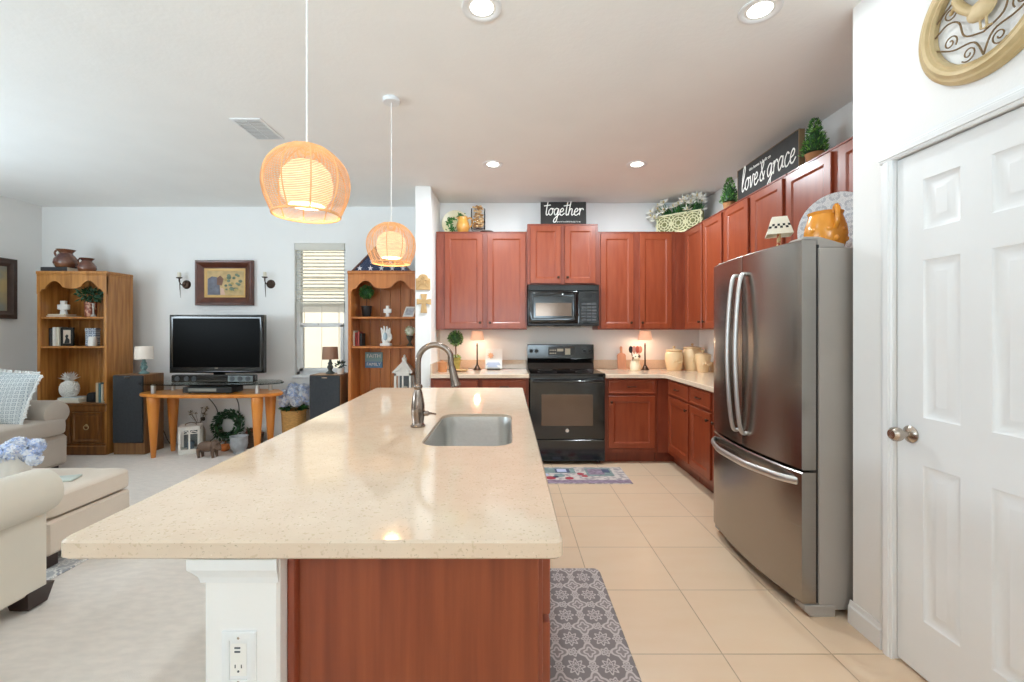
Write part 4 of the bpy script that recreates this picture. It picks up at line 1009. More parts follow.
for x, y, r, m_ in ((-.38, -.04, .06, 2), (-.27, -.09, .05, 2), (.02, .02, .035, 2), (-.10, -.10, .04, 2), (-.33, 0, .05, 4), (-.18, -.02, .05, 3), (.05, -.04, .03, 2), (-.22, -.06, .03, 1)):
    mb.add([(x+r*math.cos(2*PI*k/14), y+r*.9*math.sin(2*PI*k/14), .0084) for k in range(14)], [list(range(14))], m_)
mb.build('print', pm, km)
# rooster medallion above the pantry door
ra = thing('rooster_medallion', 'round antique gold wall medallion with a rooster and wire scrolls', 'wall art', (XP-.002, 1.465, 2.427), R(-90))
prf = [(.166, 0), (.166, -.018), (.172, -.026), (.180, -.024), (.188, -.03), (.200, -.032), (.212, -.024), (.220, -.022), (.230, -.014), (.232, -.006), (.232, 0)]
MB().lathe(prf, (0, 0, 0), 72, 0, 'y', caps=False).build('ring', goldm, ra, angle=14)
mb = MB()
def scroll(cx, cz, r0, turns, a0, sg):
    return [(cx+r0*(1-k/26*.8)*math.cos(a0+sg*turns*2*PI*k/26), -.012, cz+r0*(1-k/26*.8)*math.sin(a0+sg*turns*2*PI*k/26)) for k in range(27)]
for sx in (-1, 1):
    for sz in (-1, 1):
        for cx, cz, r0, a0 in ((.110, .052, .026, 2.4), (.048, .128, .026, .6)):
            p = scroll(cx, cz, r0, 1.4, a0, 1); mb.tube([(sx*x, y, sz*z) for x, y, z in p], .0024, 6)
    mb.tube(smooth_pts([(sx*.16, -.012, -.05), (sx*.10, -.012, -.085), (sx*.03, -.012, -.10), (0, -.012, -.16)], 5), .003, 6)
    mb.tube(smooth_pts([(sx*.16, -.012, .05), (sx*.10, -.012, .085), (sx*.03, -.012, .11), (0, -.012, .163)], 5), .003, 6)
    mb.tube(smooth_pts([(sx*.165, -.012, 0), (sx*.12, -.012, .02), (sx*.08, -.012, 0), (sx*.06, -.012, -.06), (0, -.012, -.085)], 5), .003, 6)
mb.build('wire_scrolls', rustm, ra)
mb = MB().ball((0, -.018, -.01), (.048, .014, .036), 16, 10).tube(smooth_pts([(.03, -.018, .005), (.048, -.018, .035), (.055, -.018, .06)], 4), [.026, .025, .024, .022, .020, .019, .018, .017, .016], 10).ball((.06, -.018, .07), (.018, .012, .016), 10, 8)
for k in range(5): mb.tube(smooth_pts([(-.03, -.018, 0), (-.06-.006*k, -.018, .03+.012*k), (-.085+.008*k, -.018, .055+.012*k), (-.105+.012*k, -.018, .04+.014*k)], 4), [.014]*6+[.012, .011, .010, .008, .007, .006, .004], 8)
mb.tube([(.074, -.018, .072), (.094, -.018, .068)], [.007, .002], 8)
for k in range(3): mb.ball((.05+.01*k, -.018, .09), (.007, .005, .009), 8, 6)
mb.ball((.066, -.018, .05), (.006, .005, .012), 8, 6)
for x in (-.005, .014): mb.tube([(x, -.018, -.035), (x+.002, -.018, -.075), (x+.02, -.018, -.08)], .0045, 6)
o = mb.build('rooster', goldm, ra); md = o.modifiers.new('union', 'REMESH'); md.mode = 'VOXEL'; md.voxel_size = .0035; md.use_smooth_shade = True
# ------------------------------------------------------------------ living room: bookcases
FL = .008                                            # top of the carpet
def valance(w_, z0, z1, zc, zp, n=16):
    """scalloped board outline: two arches with a dip between them and stepped ends"""
    pts = [(0, z1), (0, z0), (.03, z0+.012), (.055, z0+.05), (.09, z0+.055)]
    def arch(xa, xb, za, zb, peak):
        return [(xa+(xb-xa)*k/n, (za+(zb-za)*k/n)+(peak-(za+zb)/2)*math.sin(PI*k/n)**.8) for k in range(1, n)]
    pts += arch(.09, w_/2-.10, z0+.055, zc+.02, zp)
    pts += [(w_/2-.10, zc+.02), (w_/2-.06, zc+.006), (w_/2, zc), (w_/2+.06, zc+.006), (w_/2+.10, zc+.02)]
    pts += arch(w_/2+.10, w_-.09, zc+.02, z0+.055, zp)
    pts += [(w_-.09, z0+.055), (w_-.055, z0+.05), (w_-.03, z0+.012), (w_, z0), (w_, z1)]
    return pts
def bookcase(loc, label, wood, w_=.755, d=.34, h=1.992, shelf=(1.497, 1.176), dark=None):
    t = thing('bookcase', label, 'bookcase', loc, 0, 'scalloped bookcases')
    mb = MB().box(0, .022, .0, d, 0, h-.02).box(w_-.022, w_, .0, d, 0, h-.02); mb.box(.0225, w_-.0225, .02, d-.02, .0, .06)
    MB().box(0, .024, .0, d, 0, h-.02, .002).build('side_panel', wood, t); MB().box(w_-.024, w_, .0, d, 0, h-.02, .002).build('side_panel', wood, t)
    mb = MB(); k = 6; pw = (w_-.05)/k
    for j in range(k): mb.box(.025+j*pw, .025+(j+1)*pw-.003, d-.016, d-.004, .02, h-.03, .002)
    mb.build('back_panel', wood, t)
    MB().box(-.006, w_+.006, -.012, d, h-.035, h, .006).box(-.003, w_+.003, -.006, d, h-.05, h-.034, .004).build('top', wood, t)
    MB().prism(valance(w_, 1.745, h-.045, 1.80, 1.885), -.004, .016, 'xz').build('scalloped_valance', wood, t)
    for z in shelf: MB().box(.0245, w_-.0245, .012, d-.017, z-.022, z, .004).build('shelf', wood, t)
    MB().box(.0245, .034, .0, .02, .58, 1.77, .002).build('front_stile', wood, t); MB().box(w_-.034, w_-.0245, .0, .02, .58, 1.77, .002).build('front_stile', wood, t)
    b = MB().box(.0245, w_-.0245, .004, d-.017, 0, .555).build('base_cabinet', dark or wood, t)
    mb = MB().box(.0, w_, -.02, .01, .535, .558, .005).box(.0245, w_-.0245, .0, d-.017, .535, .558).box(.004, w_-.004, -.012, .01, .47, .534, .004).box(.0, w_, -.015, .01, 0, .10, .008).box(.004, w_-.004, -.008, .01, .10, .125, .004); mb.build('base_moulding', dark or wood, t)
    for x0, x1 in ((.05, w_/2-.01), (w_/2+.01, w_-.05)):
        dr = MB().rings(x0, x1, .135, .462, [(0, .004), (0, -.012), (.004, -.016), (.022, -.016), (.032, -.006), (.038, -.006), (.042, -.010), (.07, -.010)]).build('cabinet_door', dark or wood, t)
        mb = MB().tube([((x0+x1)/2+.025*math.cos(a), -.016, .30+.025*math.sin(a)) for a in [2*PI*k/18 for k in range(18)]], .004, 6, closed=True).lathe([(0, -.022), (.010, -.020), (.013, -.012), (.013, -.010)], ((x0+x1)/2, 0, .322), 14, 0, 'y')
        mb.build('ring_pull', goldm, dr)
    return t
LBX, LBY, RBX, RBY = -5.105, 4.79, -1.727, 4.77
bookcase((LBX, LBY, FL), 'tall oak bookcase with a scalloped top in the far left corner', oak, dark=oakd)
bookcase((RBX, RBY, FL), 'honey pine bookcase with a scalloped top between the window and the partition', pine, d=.33)
S1, S2, S0, ST = FL+1.497, FL+1.176, FL+.558, FL+1.992
def bx(name, label, cat, loc, sx, sy, sz, m, rz=0, tilt=0, group=None, pages=True):
    """a book: cover with a page block showing"""
    t = thing(name, label, cat, loc, rz, group)
    i = MB().box(-sx/2, sx/2, 0, .003, 0, sz) if False else None
    M_ = Matrix.Rotation(tilt, 4, 'Y')
    MB().box(-sx/2, sx/2, 0, .006, 0, sz, .002).box(-sx/2, -sx/2+.003, .0055, sy, 0, sz).box(sx/2-.003, sx/2, .0055, sy, 0, sz).xf(0, M_).build('cover', m, t)
    MB().box(-sx/2+.0032, sx/2-.0032, .0062, sy-.004, .004, sz-.004).xf(0, M_).build('pages', paper, t)
    return t
def flat_book(name, label, loc, sx, sy, sz, m, rz=0, group=None):
    t = thing(name, label, 'book', loc, rz, group)
    MB().box(-sx/2, sx/2, -sy/2, sy/2, 0, .003).box(-sx/2, sx/2, -sy/2, sy/2, sz-.003, sz).box(-sx/2, -sx/2+.003, -sy/2, sy/2, .0029, sz-.0029).build('cover', m, t)
    MB().box(-sx/2+.0032, sx/2-.004, -sy/2+.004, sy/2-.004, .0031, sz-.0031).build('pages', paper, t); return t
# left bookcase: top
flat_book('book', 'thick charcoal book lying on the left bookcase under the big jug', (X(63, 4.93), 4.93, ST), .20, .29, .05, darkbook, R(90))
def jug(loc, label, s):
    t = thing('glazed_jug', label, 'jug', loc, R(0), 'brown jugs on the left bookcase')
    MB().lathe([(0, 0), (.075*s, 0), (.088*s, .01*s), (.108*s, .055*s), (.102*s, .095*s), (.078*s, .135*s), (.060*s, .155*s), (.056*s, .17*s), (.078*s, .198*s), (.084*s, .205*s), (.074*s, .204*s), (.048*s, .17*s), (0, .15*s)], (0, 0, 0), 32).build('body', brownpot, t)
    MB().tube(smooth_pts([(-.062*s, 0, .19*s), (-.105*s, 0, .200*s), (-.125*s, 0, .175*s), (-.11*s, 0, .135*s), (-.085*s, 0, .12*s)], 5), .010*s, 8).build('handle', brownpot, t); return t
jug((X(66, 4.93), 4.93, ST+.05), 'larger brown glazed jug standing on the charcoal book', 1.0)
jug((X(87, 4.93), 4.93, ST), 'smaller brown glazed jug standing right on the bookcase top', .78)
# left bookcase: upper shelf
yy = 4.97
bk = flat_book('book', 'thin brown book under the white cross ornament on the left bookcase', (X(65, yy)-.02, yy-.02, S1), .29, .18, .018, terra)
flat_book('book', 'thin cream book on top of the brown one, under the white cross ornament', (X(64, yy)-.01, yy-.02, S1+.018), .20, .15, .014, creambook)
def cross_shape(w_, h, a):
    return [(-a*.8, 0), (a*.8, 0), (a*.55, h*.32), (w_*.5, h*.38), (w_*.52, h*.72), (a*.6, h*.74), (a*.65, h), (-a*.65, h), (-a*.6, h*.74), (-w_*.52, h*.72), (-w_*.5, h*.38), (-a*.55, h*.32)]
tag(MB().prism(cross_shape(.12, .15, .045), -.02, .02, 'xz', ch=.008).build('cross_ornament', whitep, None, (X(65.5, yy), yy-.02, S1+.032)), 'stubby white cross ornament on a book stack in the left bookcase', 'ornament')
pv = thing('potted_fern', 'green leafy plant in a red brown vase in the left bookcase', 'plant', (X(92.5, yy), yy-.02, S1))
MB().lathe([(0, 0), (.045, 0), (.05, .01), (.055, .07), (.052, .13), (.058, .165), (.05, .165), (.045, .13), (0, .12)], (0, 0, 0), 24).build('vase', M('vase_pattern', '8a4632', .35, col2='c9987e', scale=28, lo=.5, hi=.58), pv)
mb = MB().leafball((0, 0, .245), (.15, .09, .08), 220, .06, .02, (0, 1), .2)
for k in range(10): a = 2*PI*k/10; mb.tube([(0, 0, .13), (.05*math.cos(a), .05*math.sin(a), .22)], .002, 4)
mb.build('foliage', [greend, M('leaf_blue_green', '4d7d66', .6, var=.2)], pv)
tag(MB().lathe([(0, 0), (.025, 0), (.026, .01), (.010, .03), (.008, .09), (.014, .11), (.010, .13), (.017, .15), (0, .15)], (0, 0, 0), 16).build('candlestick', M('grey_candlestick', 'b9b4ac', .5), None, (X(101.0, yy), yy-.09, S1)), 'thin grey white candlestick right of the red brown vase', 'candlestick')
# left bookcase: middle shelf
for k, (x, wd, h, m, lb) in enumerate(((55.5, .028, .20, darkbook, 'black book, leftmost on the middle shelf of the left bookcase'), (58.2, .022, .19, greybook, 'slim grey book between the black and the white ones in the left bookcase'),
                                     (61.2, .034, .21, M('white_cloth', 'eeece6', .7), 'thick white book on the middle shelf of the left bookcase'), (64.7, .030, .205, creambook, 'cream book touching the black photo frame'))):
    bx('book', lb, 'book', (X(x, yy), yy-.08, S2), wd, .14, h, m, group='books on the middle shelf')
pf = thing('silhouette_picture', 'black photo frame with a silhouette picture on the middle shelf', 'picture frame', (X(72.3, yy), yy-.06, S2))
MB().rings(-.07, .07, 0, .205, [(0, .015), (0, .0), (.003, -.004), (.026, -.004), (.029, .0)], cap=False).build('frame', blackm, pf)
mb = MB().add([(-.044, -.0005, .027), (.044, -.0005, .027), (.044, -.0005, .178), (-.044, -.0005, .178)], [(0, 1, 2, 3)])
o = mb.build('photo', M('photo_pale', 'd8c9b8', .5), pf)
mb = MB().add([(-.03, -.0012, .03), (.03, -.0012, .03), (.03, -.0012, .07), (.01, -.0012, .09), (.018, -.0012, .115), (0, -.0012, .13), (-.02, -.0012, .11), (-.012, -.0012, .085)], [list(range(8))]).build('silhouette', darkbook, o)
pb = thing('patterned_box', 'blue and white chequered box on the middle shelf of the left bookcase', 'box', (X(94.5, yy), yy-.05, S2))
MB().box(-.058, .058, 0, .06, 0, .165, .004).build('box', checkm, pb); MB().box(-.061, .061, -.003, .063, .166, .198, .004).build('lid', checkm, pb)
tag(MB().lathe([(0, 0), (.035, 0), (.04, .02), (.036, .09), (.03, .105), (.0, .105)], (0, 0, 0), 20).build('white_jar', whitep, None, (X(102.2, yy)-.005, yy-.11, S2)), 'small white jar at the right end of the middle shelf', 'jar')
# left bookcase: on the base
flat_book('book', 'wide white book lying under the ceramic pineapple', (X(76, 4.93), 4.93, S0), .26, .20, .028, creambook)
flat_book('book', 'pale blue book on the wide white one, under the ceramic pineapple', (X(75, 4.93), 4.93, S0+.028), .22, .17, .022, M('pale_blue_cloth', 'd3dadd', .7))
pa = thing('ceramic_pineapple', 'white ceramic pineapple standing on the books in the left bookcase', 'ornament', (X(69, 4.93)+.005, 4.93, S0+.05))
mb = MB(); n_, m_ = 18, 12; vs = [(0, 0, 0)]; fs = []
mb.lathe([(0, 0), (.055, 0), (.085, .025), (.103, .075), (.100, .115), (.080, .155), (.045, .178), (0, .18)], (0, 0, 0), 32)
for j in range(9):
    z = .018+.0165*j; r = .104*math.sqrt(max(.05, 1-((z-.088)/.098)**2))
    for k in range(16): a = 2*PI*(k+.5*(j % 2))/16; mb.ball((r*math.cos(a), r*math.sin(a), z), (.013, .013, .010), 6, 4)
mb.xf(0, Matrix.Diagonal((.76, .76, 1.02, 1))).build('fruit', whitep, pa)
mb = MB()
for j in range(4):
    for k in range(8):
        a = 2*PI*(k+.5*j)/8; t_ = .25+.3*j/3; d = Vector((math.cos(a)*(1-j*.25), math.sin(a)*(1-j*.25), .6+j*.3)).normalized(); p = Vector((.015*math.cos(a), .015*math.sin(a), .175+.006*j))
        mb.tube([p, p+d*.04, p+d*.075+Vector((math.cos(a)*.012, math.sin(a)*.012, 0))], [.011, .012, .002], 6, flat=.4)
mb.xf(0, Matrix.Translation((0, 0, -.02)) @ Matrix.Diagonal((1.0, 1.0, 1.12, 1))).build('crown', whitep, pa)
cl_ = thing('mantel_clock', 'small black domed ornament beside the pineapple books', 'ornament', (X(92.8, 4.87), 4.85, S0))
MB().prism([(-.055, 0), (.055, 0), (.055, .07)]+[(.055*math.cos(a), .07+.04*math.sin(a)) for a in [PI*k/12 for k in range(1, 12)]]+[(-.055, .07)], 0, .05, 'xz', ch=.004).build('case', blackm, cl_)
MB().lathe([(0, -.004), (.03, -.004), (.034, 0)], (0, 0, .062), 24, 0, 'y').build('face', darkbook, cl_)
for x, wd, h, m, lb in ((99.3, .026, .215, M('tan_cloth', 'cdb79a', .7), 'tan upright book at the right end of the left bookcase base'), (101.9, .024, .21, M('teal_cloth', '557a80', .7), 'teal upright book between the tan and white ones'), (104.2, .016, .20, creambook, 'white upright book nearest the side panel of the left bookcase')):
    bx('book', lb, 'book', (X(x, 4.87), 4.84, S0), wd, .15, h, m, group='upright books on the bookcase base')
# right bookcase
yr = 4.92
t = thing('ball_topiary', 'round topiary ball in a black pot on the upper shelf of the pine bookcase', 'topiary', (X(366.5, yr), yr, S1))
MB().lathe([(0, 0), (.042, 0), (.045, .006), (.058, .11), (.061, .112), (.061, .122), (.054, .122), (.05, .10), (0, .1)], (0, 0, 0), 22).build('pot', blackm, t)
MB().tube([(0, 0, .10), (.003, 0, .17), (0, 0, .24)], .005, 6).build('stem', M('bark', '6d4e36', .9), t)
MB().ball((0, 0, .275), .055, 12, 8, 1).leafball((0, 0, .275), .078, 420, .024, .011, (0, 1, 0), .7).build('foliage', [green, greend], t)
tag(MB().prism(cross_shape(.085, .125, .026), -.015, .015, 'xz', ch=.006).build('cross_ornament', whitep, None, (X(388.3, yr), yr-.03, S1)), 'small white cross ornament on the upper shelf of the pine bookcase', 'ornament')
cdp = thing('photo_card', 'pale tilted photo block leaning at the right of the pine bookcase shelf', 'picture', (X(408.5, yr), yr-.04, S1))
MB().box(-.06, .06, 0, .02, 0, .125, .003).xf(0, Matrix.Rotation(R(-20), 4, 'X') @ Matrix(((1, 0, .25, 0), (0, 1, 0, 0), (0, 0, 1, 0), (0, 0, 0, 1)))).build('block', whitem, cdp)
MB().add([(-.045, -.0008, .02), (.045, -.0008, .02), (.045, -.0008, .105), (-.045, -.0008, .105)], [(0, 1, 2, 3)]).xf(0, Matrix.Rotation(R(-20), 4, 'X') @ Matrix(((1, 0, .25, 0), (0, 1, 0, 0), (0, 0, 1, 0), (0, 0, 0, 1)))).build('photo', M('photo_grey', 'c0c2c8', .5, col2='8f9098', scale=30), cdp)
for x, wd, h, m, lb in ((354.7, .026, .17, creambook, 'cream book, leftmost on the lower shelf of the pine bookcase'), (357.4, .020, .15, redbook, 'dark red book on the lower shelf of the pine bookcase'), (359.8, .018, .16, M('rose_cloth', 'b5605c', .7), 'rose book on the lower shelf of the pine bookcase'), (362.2, .018, .14, darkbook, 'dark book, rightmost of the four in the pine bookcase')):
    bx('book', lb, 'book', (X(x, yr), yr-.05, S2), wd, .13, h, m, group='books in the pine bookcase')
hs = thing('hand_sculpture', 'white open hand sculpture on the lower shelf of the pine bookcase', 'sculpture', (X(387, yr), yr-.04, S2))
MB().box(-.058, .058, -.04, .04, 0, .03, .006).build('base', whitep, hs)
mb = MB().ball((0, 0, .085), (.05, .024, .06), 16, 10, e=.8, e2=.8)
for k, (x, l, lean) in enumerate(((-.036, .065, -.006), (-.013, .085, -.002), (.012, .082, .002), (.035, .062, .006))):
    mb.tube([(x, 0, .11), (x+lean, -.004, .14+l*.3), (x+lean*1.6, -.012, .14+l*.7), (x+lean*1.8, -.022, .14+l*.95)], [.0125, .0125, .011, .008], 10)
mb.tube([(.04, -.005, .06), (.06, -.018, .085), (.062, -.028, .12), (.055, -.034, .14)], [.014, .014, .012, .008], 10); mb.cyl((0, 0, .02), .042, .05, 18, r2=.036)
o = mb.build('hand', whitep, hs); md = o.modifiers.new('union', 'REMESH'); md.mode = 'VOXEL'; md.voxel_size = .004; md.use_smooth_shade = True
MB().ball((0, -.032, .105), (.024, .014, .045), 12, 8).build('blue_figure', M('pale_blue_glaze', 'a8bfcc', .4), hs)
t = thing('urn_topiary', 'pale ball topiary in a dark urn at the right of the pine bookcase', 'topiary', (X(410.5, yr), yr-.03, S2))
MB().lathe([(0, 0), (.035, 0), (.036, .01), (.014, .03), (.012, .05), (.034, .085), (.042, .115), (.036, .115), (0, .1)], (0, 0, 0), 20).build('urn', M('urn_dark', '4b4a3c', .6, var=.15), t)
MB().ball((0, 0, .165), .045, 12, 8, 1).leafball((0, 0, .165), .054, 180, .018, .012, (0, 1), .8).build('ball', [M('moss_pale', 'c3cc9f', .8), M('moss_white', 'dfe2d2', .8)], t)
fs_ = thing('wall_plaque', 'small teal and blue sign with white words on the pine bookcase back', 'sign', (X(373.7, 5.06), 5.06, Z(360, 5.06)))
MB().box(-.10, .10, 0, .018, -.09, .09, .003).build('board', M('sign_teal', '7fa9a0', .7, col2='8ba0b8', scale=6), fs_)
MB().box(-.098, .098, -.001, .0, -.088, -.02).build('blue_band', M('sign_blue', '5f86a8', .7, var=.15), fs_)
text_mesh('lettering', 'FAITH', .06, signw, fs_, (0, -.002, .045), (R(90), 0, 0)); text_mesh('lettering', 'FAMILY', .05, signw, fs_, (0, -.003, -.05), (R(90), 0, 0))
def lantern(loc, label, w_, h, roof, rz=0, dark=False):
    t = thing('lantern', label, 'lantern', loc, rz)
    b = w_/2; e = .022
    MB().box(-b, b, -b, b, 0, .03, .004).box(-b+.01, b-.01, -b+.01, b-.01, .03, .04).build('base', whitem, t)
    hb = h*.62 if roof else h*.93
    fr_ = MB()
    for x in (-b, b-e):
        for y in (-b, b-e): fr_.box(x, x+e, y, y+e, .03, hb)
    for y in (-b, b-e): fr_.box(-b, b, y, y+e, hb-.03, hb); fr_.box(-b, b, y, y+e, .03, .05)
    for x in (-b, b-e): fr_.box(x, x+e, -b, b, hb-.03, hb); fr_.box(x, x+e, -b, b, .03, .05)
    for y in (-b+.004, b-.012): fr_.box(-.008, .008, y, y+.008, .04, hb-.02)
    if not roof:
        for y in (-b+.004,): fr_.box(-b+.01, b-.01, y, y+.008, h*.70, h*.72)
        for s_ in (-1, 1): fr_.tube(smooth_pts([(s_*(b-.02), -b+.008, h*.74), (s_*.03, -b+.008, h*.80), (s_*.012, -b+.008, h*.73), (s_*.035, -b+.008, h*.72)], 4), .005, 5)
    fr_.build('frame', whitem, t)
    for y in (-b+.012, b-.014): MB().box(-b+e*.8, b-e*.8, y, y+.002, .04, hb-.02).build('glass', glass, t)
    MB().cyl((0, 0, .04), .032, h*.24, 20, b=.003).build('candle', M('candle_wax', 'e9e2cf', .6) if not dark else M('blue_candle', '5d7384', .6), t)
    MB().box(-b+.024, b-.024, b-.03, b-.027, .04, hb-.02).build('back_plate', bowlm, t)
    if roof:
        r = b*1.18; mb = MB(); vs = [(x, y, z) for z, r_ in ((hb, r), (hb+.012, r), (hb+h*.22, .024), (hb+h*.24, .02)) for x, y in ((-r_, -r_), (r_, -r_), (r_, r_), (-r_, r_))]
        mb.add(vs, [(0, 3, 2, 1)]+[(k*4+j, k*4+(j+1) % 4, k*4+4+(j+1) % 4, k*4+4+j) for k in range(3) for j in range(4)]+[(12, 13, 14, 15)])
        for s_ in (-1, 1): mb.tube([(s_*r*.7, -r, hb+.02), (s_*r*.2, -r*.8, hb+.055)], .006, 5)
        mb.build('roof', whitem, t)
        MB().lathe([(.02, hb+h*.23), (.028, hb+h*.26), (.03, hb+h*.29), (.018, hb+h*.32), (.010, hb+h*.335), (.014, hb+h*.35), (.004, hb+h*.375), (0, hb+h*.38)], (0, 0, 0), 16).build('finial', whitem, t)
    else:
        MB().box(-b-.006, b+.006, -b-.006, b+.006, h*.93, h*.965, .004).build('top', whitem, t)
        MB().tube(smooth_pts([(-.05, 0, h*.965), (-.045, 0, h*1.02), (0, 0, h*1.06), (.045, 0, h*1.02), (.05, 0, h*.965)], 4), .004, 6).build('handle', rustm, t)
    return t
lantern((X(404.5, 4.91), 4.91, S0), 'white roofed lantern standing in the pine bookcase behind the faucet', .185, .525, True)
fg = thing('flag_case', 'triangular wooden case with a folded starred flag on the pine bookcase', 'display case', (X(382, 4.92), 4.92, ST))
wf, hf = .345, .345
tri = lambda a: [(-wf+a*2.4, a), (wf-a*2.4, a), (0, hf-a*1.42)]
mb = MB(); o_, i_ = tri(0), tri(.016)
for y0, y1 in ((-.04, .05),):
    vs = [(x, y0, z) for x, z in o_+i_]+[(x, y1, z) for x, z in o_+i_]
    mb.add(vs, [(0, 1, 4, 3), (1, 2, 5, 4), (2, 0, 3, 5), (6, 9, 10, 7), (7, 10, 11, 8), (8, 11, 9, 6), (0, 6, 7, 1), (1, 7, 8, 2), (2, 8, 6, 0), (3, 4, 10, 9), (4, 5, 11, 10), (5, 3, 9, 11)])
mb.build('case', frame_w, fg)
fl_ = MB().prism(tri(.017), -.025, .045, 'xz').build('flag', flagb, fg)
mb = MB()
for x, z in ((-.24, .045), (-.12, .045), (0, .045), (.12, .045), (.24, .045), (-.10, .12), (.10, .12), (0, .16), (0, .245)):
    c = [(x+(.032 if k % 2 == 0 else .013)*math.sin(PI*k/5), -.0262, z+(.032 if k % 2 == 0 else .013)*math.cos(PI*k/5)) for k in range(10)]; mb.add([(x, -.0275, z)]+c, [(0, 1+k, 1+(k+1) % 10) for k in range(10)])
mb.build('stars', M('star_white', 'eceaf0', .8), fl_)
MB().prism(tri(.0165), -.034, -.0325, 'xz').build('glass', glass, fg)
# on the end of the partition
wp = thing('wall_plaque', 'square tan carved plaque with a rounded top, above the cross on the partition', 'plaque', (X(423.2, 4.53), 4.529, Z(290, 4.53)))
MB().prism([(-.075, 0), (.075, 0), (.075, .115), (.05, .12)]+[(.05*math.cos(a), .12+.042*math.sin(a)) for a in [PI*k/8 for k in range(1, 8)]]+[(-.05, .12), (-.075, .115)], -.014, 0, 'xz', ch=.003).build('panel', tanw, wp)
mb = MB()
for s_ in (-1, 1): mb.tube(smooth_pts([(s_*.06, -.015, .02), (s_*.03, -.016, .06), (s_*.055, -.016, .085), (s_*.02, -.016, .10), (s_*.01, -.016, .06)], 4), .006, 6)
mb.tube([(.012*math.cos(2*PI*k/12), -.016, .125+.012*math.sin(2*PI*k/12)) for k in range(12)], .005, 6, closed=True)
mb.build('carving', tanw, wp)
tag(MB().prism([(-.034, 0), (.034, 0), (.022, .095), (.073, .085), (.073, .145), (.024, .137), (.034, .195), (-.034, .195), (-.024, .137), (-.073, .145), (-.073, .085), (-.022, .095)], -.016, 0, 'xz', ch=.004).build('wall_cross', tanw, None, (X(424, 4.53), 4.529, Z(313, 4.53))), 'tan wooden cross with flared arms on the end of the partition', 'cross')

# ------------------------------------------------------------------ speakers, TV wall
def speaker(loc, label, w_=.34, d=.27, h=.865):
    t = thing('floor_speaker', label, 'speaker', loc, 0, 'floor speakers')
    MB().box(0, w_, .0, d, 0, h, .004).build('cabinet', walnut, t)
    MB().box(.006, w_-.006, -.022, -.0005, .13, h-.004, .008).build('grill', gskt, t)
    MB().box(w_/2-.03, w_/2+.03, -.0245, -.0215, h-.035, h-.022, .001).build('badge', nickel, t); return t
sp = speaker((-4.285, 4.80, FL), 'tall black fronted floor speaker left of the television')
dup(sp, (-2.155, 4.80, FL), None, 'tall black fronted floor speaker under the window')
def table_lamp(loc, label, bm_, sm, s=1, square=False):
    t = thing('table_lamp', label, 'lamp', loc, 0, 'small lamps on the floor speakers')
    MB().lathe([(0, 0), (.046*s, 0), (.05*s, .012*s), (.03*s, .024*s), (.018*s, .04*s), (.032*s, .065*s), (.034*s, .08*s), (.02*s, .10*s), (.028*s, .115*s), (.016*s, .135*s), (.012*s, .18*s), (0, .18*s)], (0, 0, 0), 20).build('base', bm_, t)
    MB().lathe([(.088*s, .165*s), (.080*s, .305*s), (.078*s, .305*s), (.086*s, .165*s)], (0, 0, 0), 32, caps=False).build('shade', sm, t)
    MB().tube([(0, 0, .17*s), (0, 0, .29*s)], .003, 6).build('rod', nickel, t); return t
SZ = FL+.866
table_lamp((X(144, 4.93), 4.93, SZ), 'small lamp with a white drum shade and teal base on the left speaker', tealc, whiteshade)
table_lamp((X(330.2, 4.93), 4.93, SZ), 'small lamp with a brown drum shade on the speaker under the window', M('lamp_dark', '4f5350', .5, var=.15), brownshade, .98)
t = thing('potted_plant', 'tiny white pot of dark leaves beside the brown shaded lamp', 'plant', (X(340.5, 4.90), 4.90, SZ))
MB().lathe([(0, 0), (.03, 0), (.034, .01), (.042, .065), (.036, .065), (0, .05)], (0, 0, 0), 18).build('pot', whitep, t)
MB().leafball((0, 0, .105), (.055, .05, .04), 60, .036, .02, (0, 1), .2).build('leaves', [M('leaf_plum', '45454f', .6, var=.2), greend], t)
# television table
tt = thing('tv_stand', 'curved beech television table with a glass top on short metal posts', 'tv stand', (-3.205, 4.80, FL))
def oval(wd, yb, yf, n=40):
    pts = []
    for k in range(n+1):
        a = PI+PI*k/n; pts.append((wd*math.copysign(abs(math.cos(a))**.7, math.cos(a)), yf*abs(math.sin(a))**.9*-1))
    pts += [(wd*.98, .05), (wd*.80, yb*.85), (wd*.5, yb), (-wd*.5, yb), (-wd*.80, yb*.85), (-wd*.98, .05)]
    return pts
MB().prism(oval(.755, .27, .24), .645, .680, 'xy', ch=.008).build('shelf', beech, tt)
MB().prism(oval(.765, .28, .25), .776, .788, 'xy', ch=.003).build('glass_top', glassg, tt)
for x, y in ((-.55, -.12), (.55, -.12), (-.545, .15), (.545, .15)):
    MB().lathe([(0, 0), (.019, 0), (.022, .004), (.056, .56), (.058, .64), (.055, .645), (0, .645)], (x, y, 0), 22).build('leg', beech, tt)
    MB().cyl((x*1.0, y, .680), .022, .096, 18, b=.003).build('post', steelb, tt)
tv = thing('television', 'black flat screen television on the glass topped table', 'television', (X(216.5, 4.93), 4.93, FL+.788))
TW = .525
MB().rings(-TW, TW, .085, .735, [(0, .06), (0, .004), (.006, -.004), (.014, -.006), (.040, -.004), (.042, .0)], cap=False).build('bezel', blackg, tv)
MB().box(-TW+.02, TW-.02, .04, .10, .12, .70, .02).build('housing', blackm, tv)
MB().box(-TW+.041, TW-.041, .0, .01, .150, .694).build('screen', M('tv_screen', '020202', .3, var=0, spec=.05), tv)
MB().box(-TW+.041, TW-.041, -.003, .01, .126, .1495).build('lower_bezel', blackg, tv)
MB().box(-.018, .018, -.0042, -.003, .134, .144, .0005).build('badge', nickel, tv)
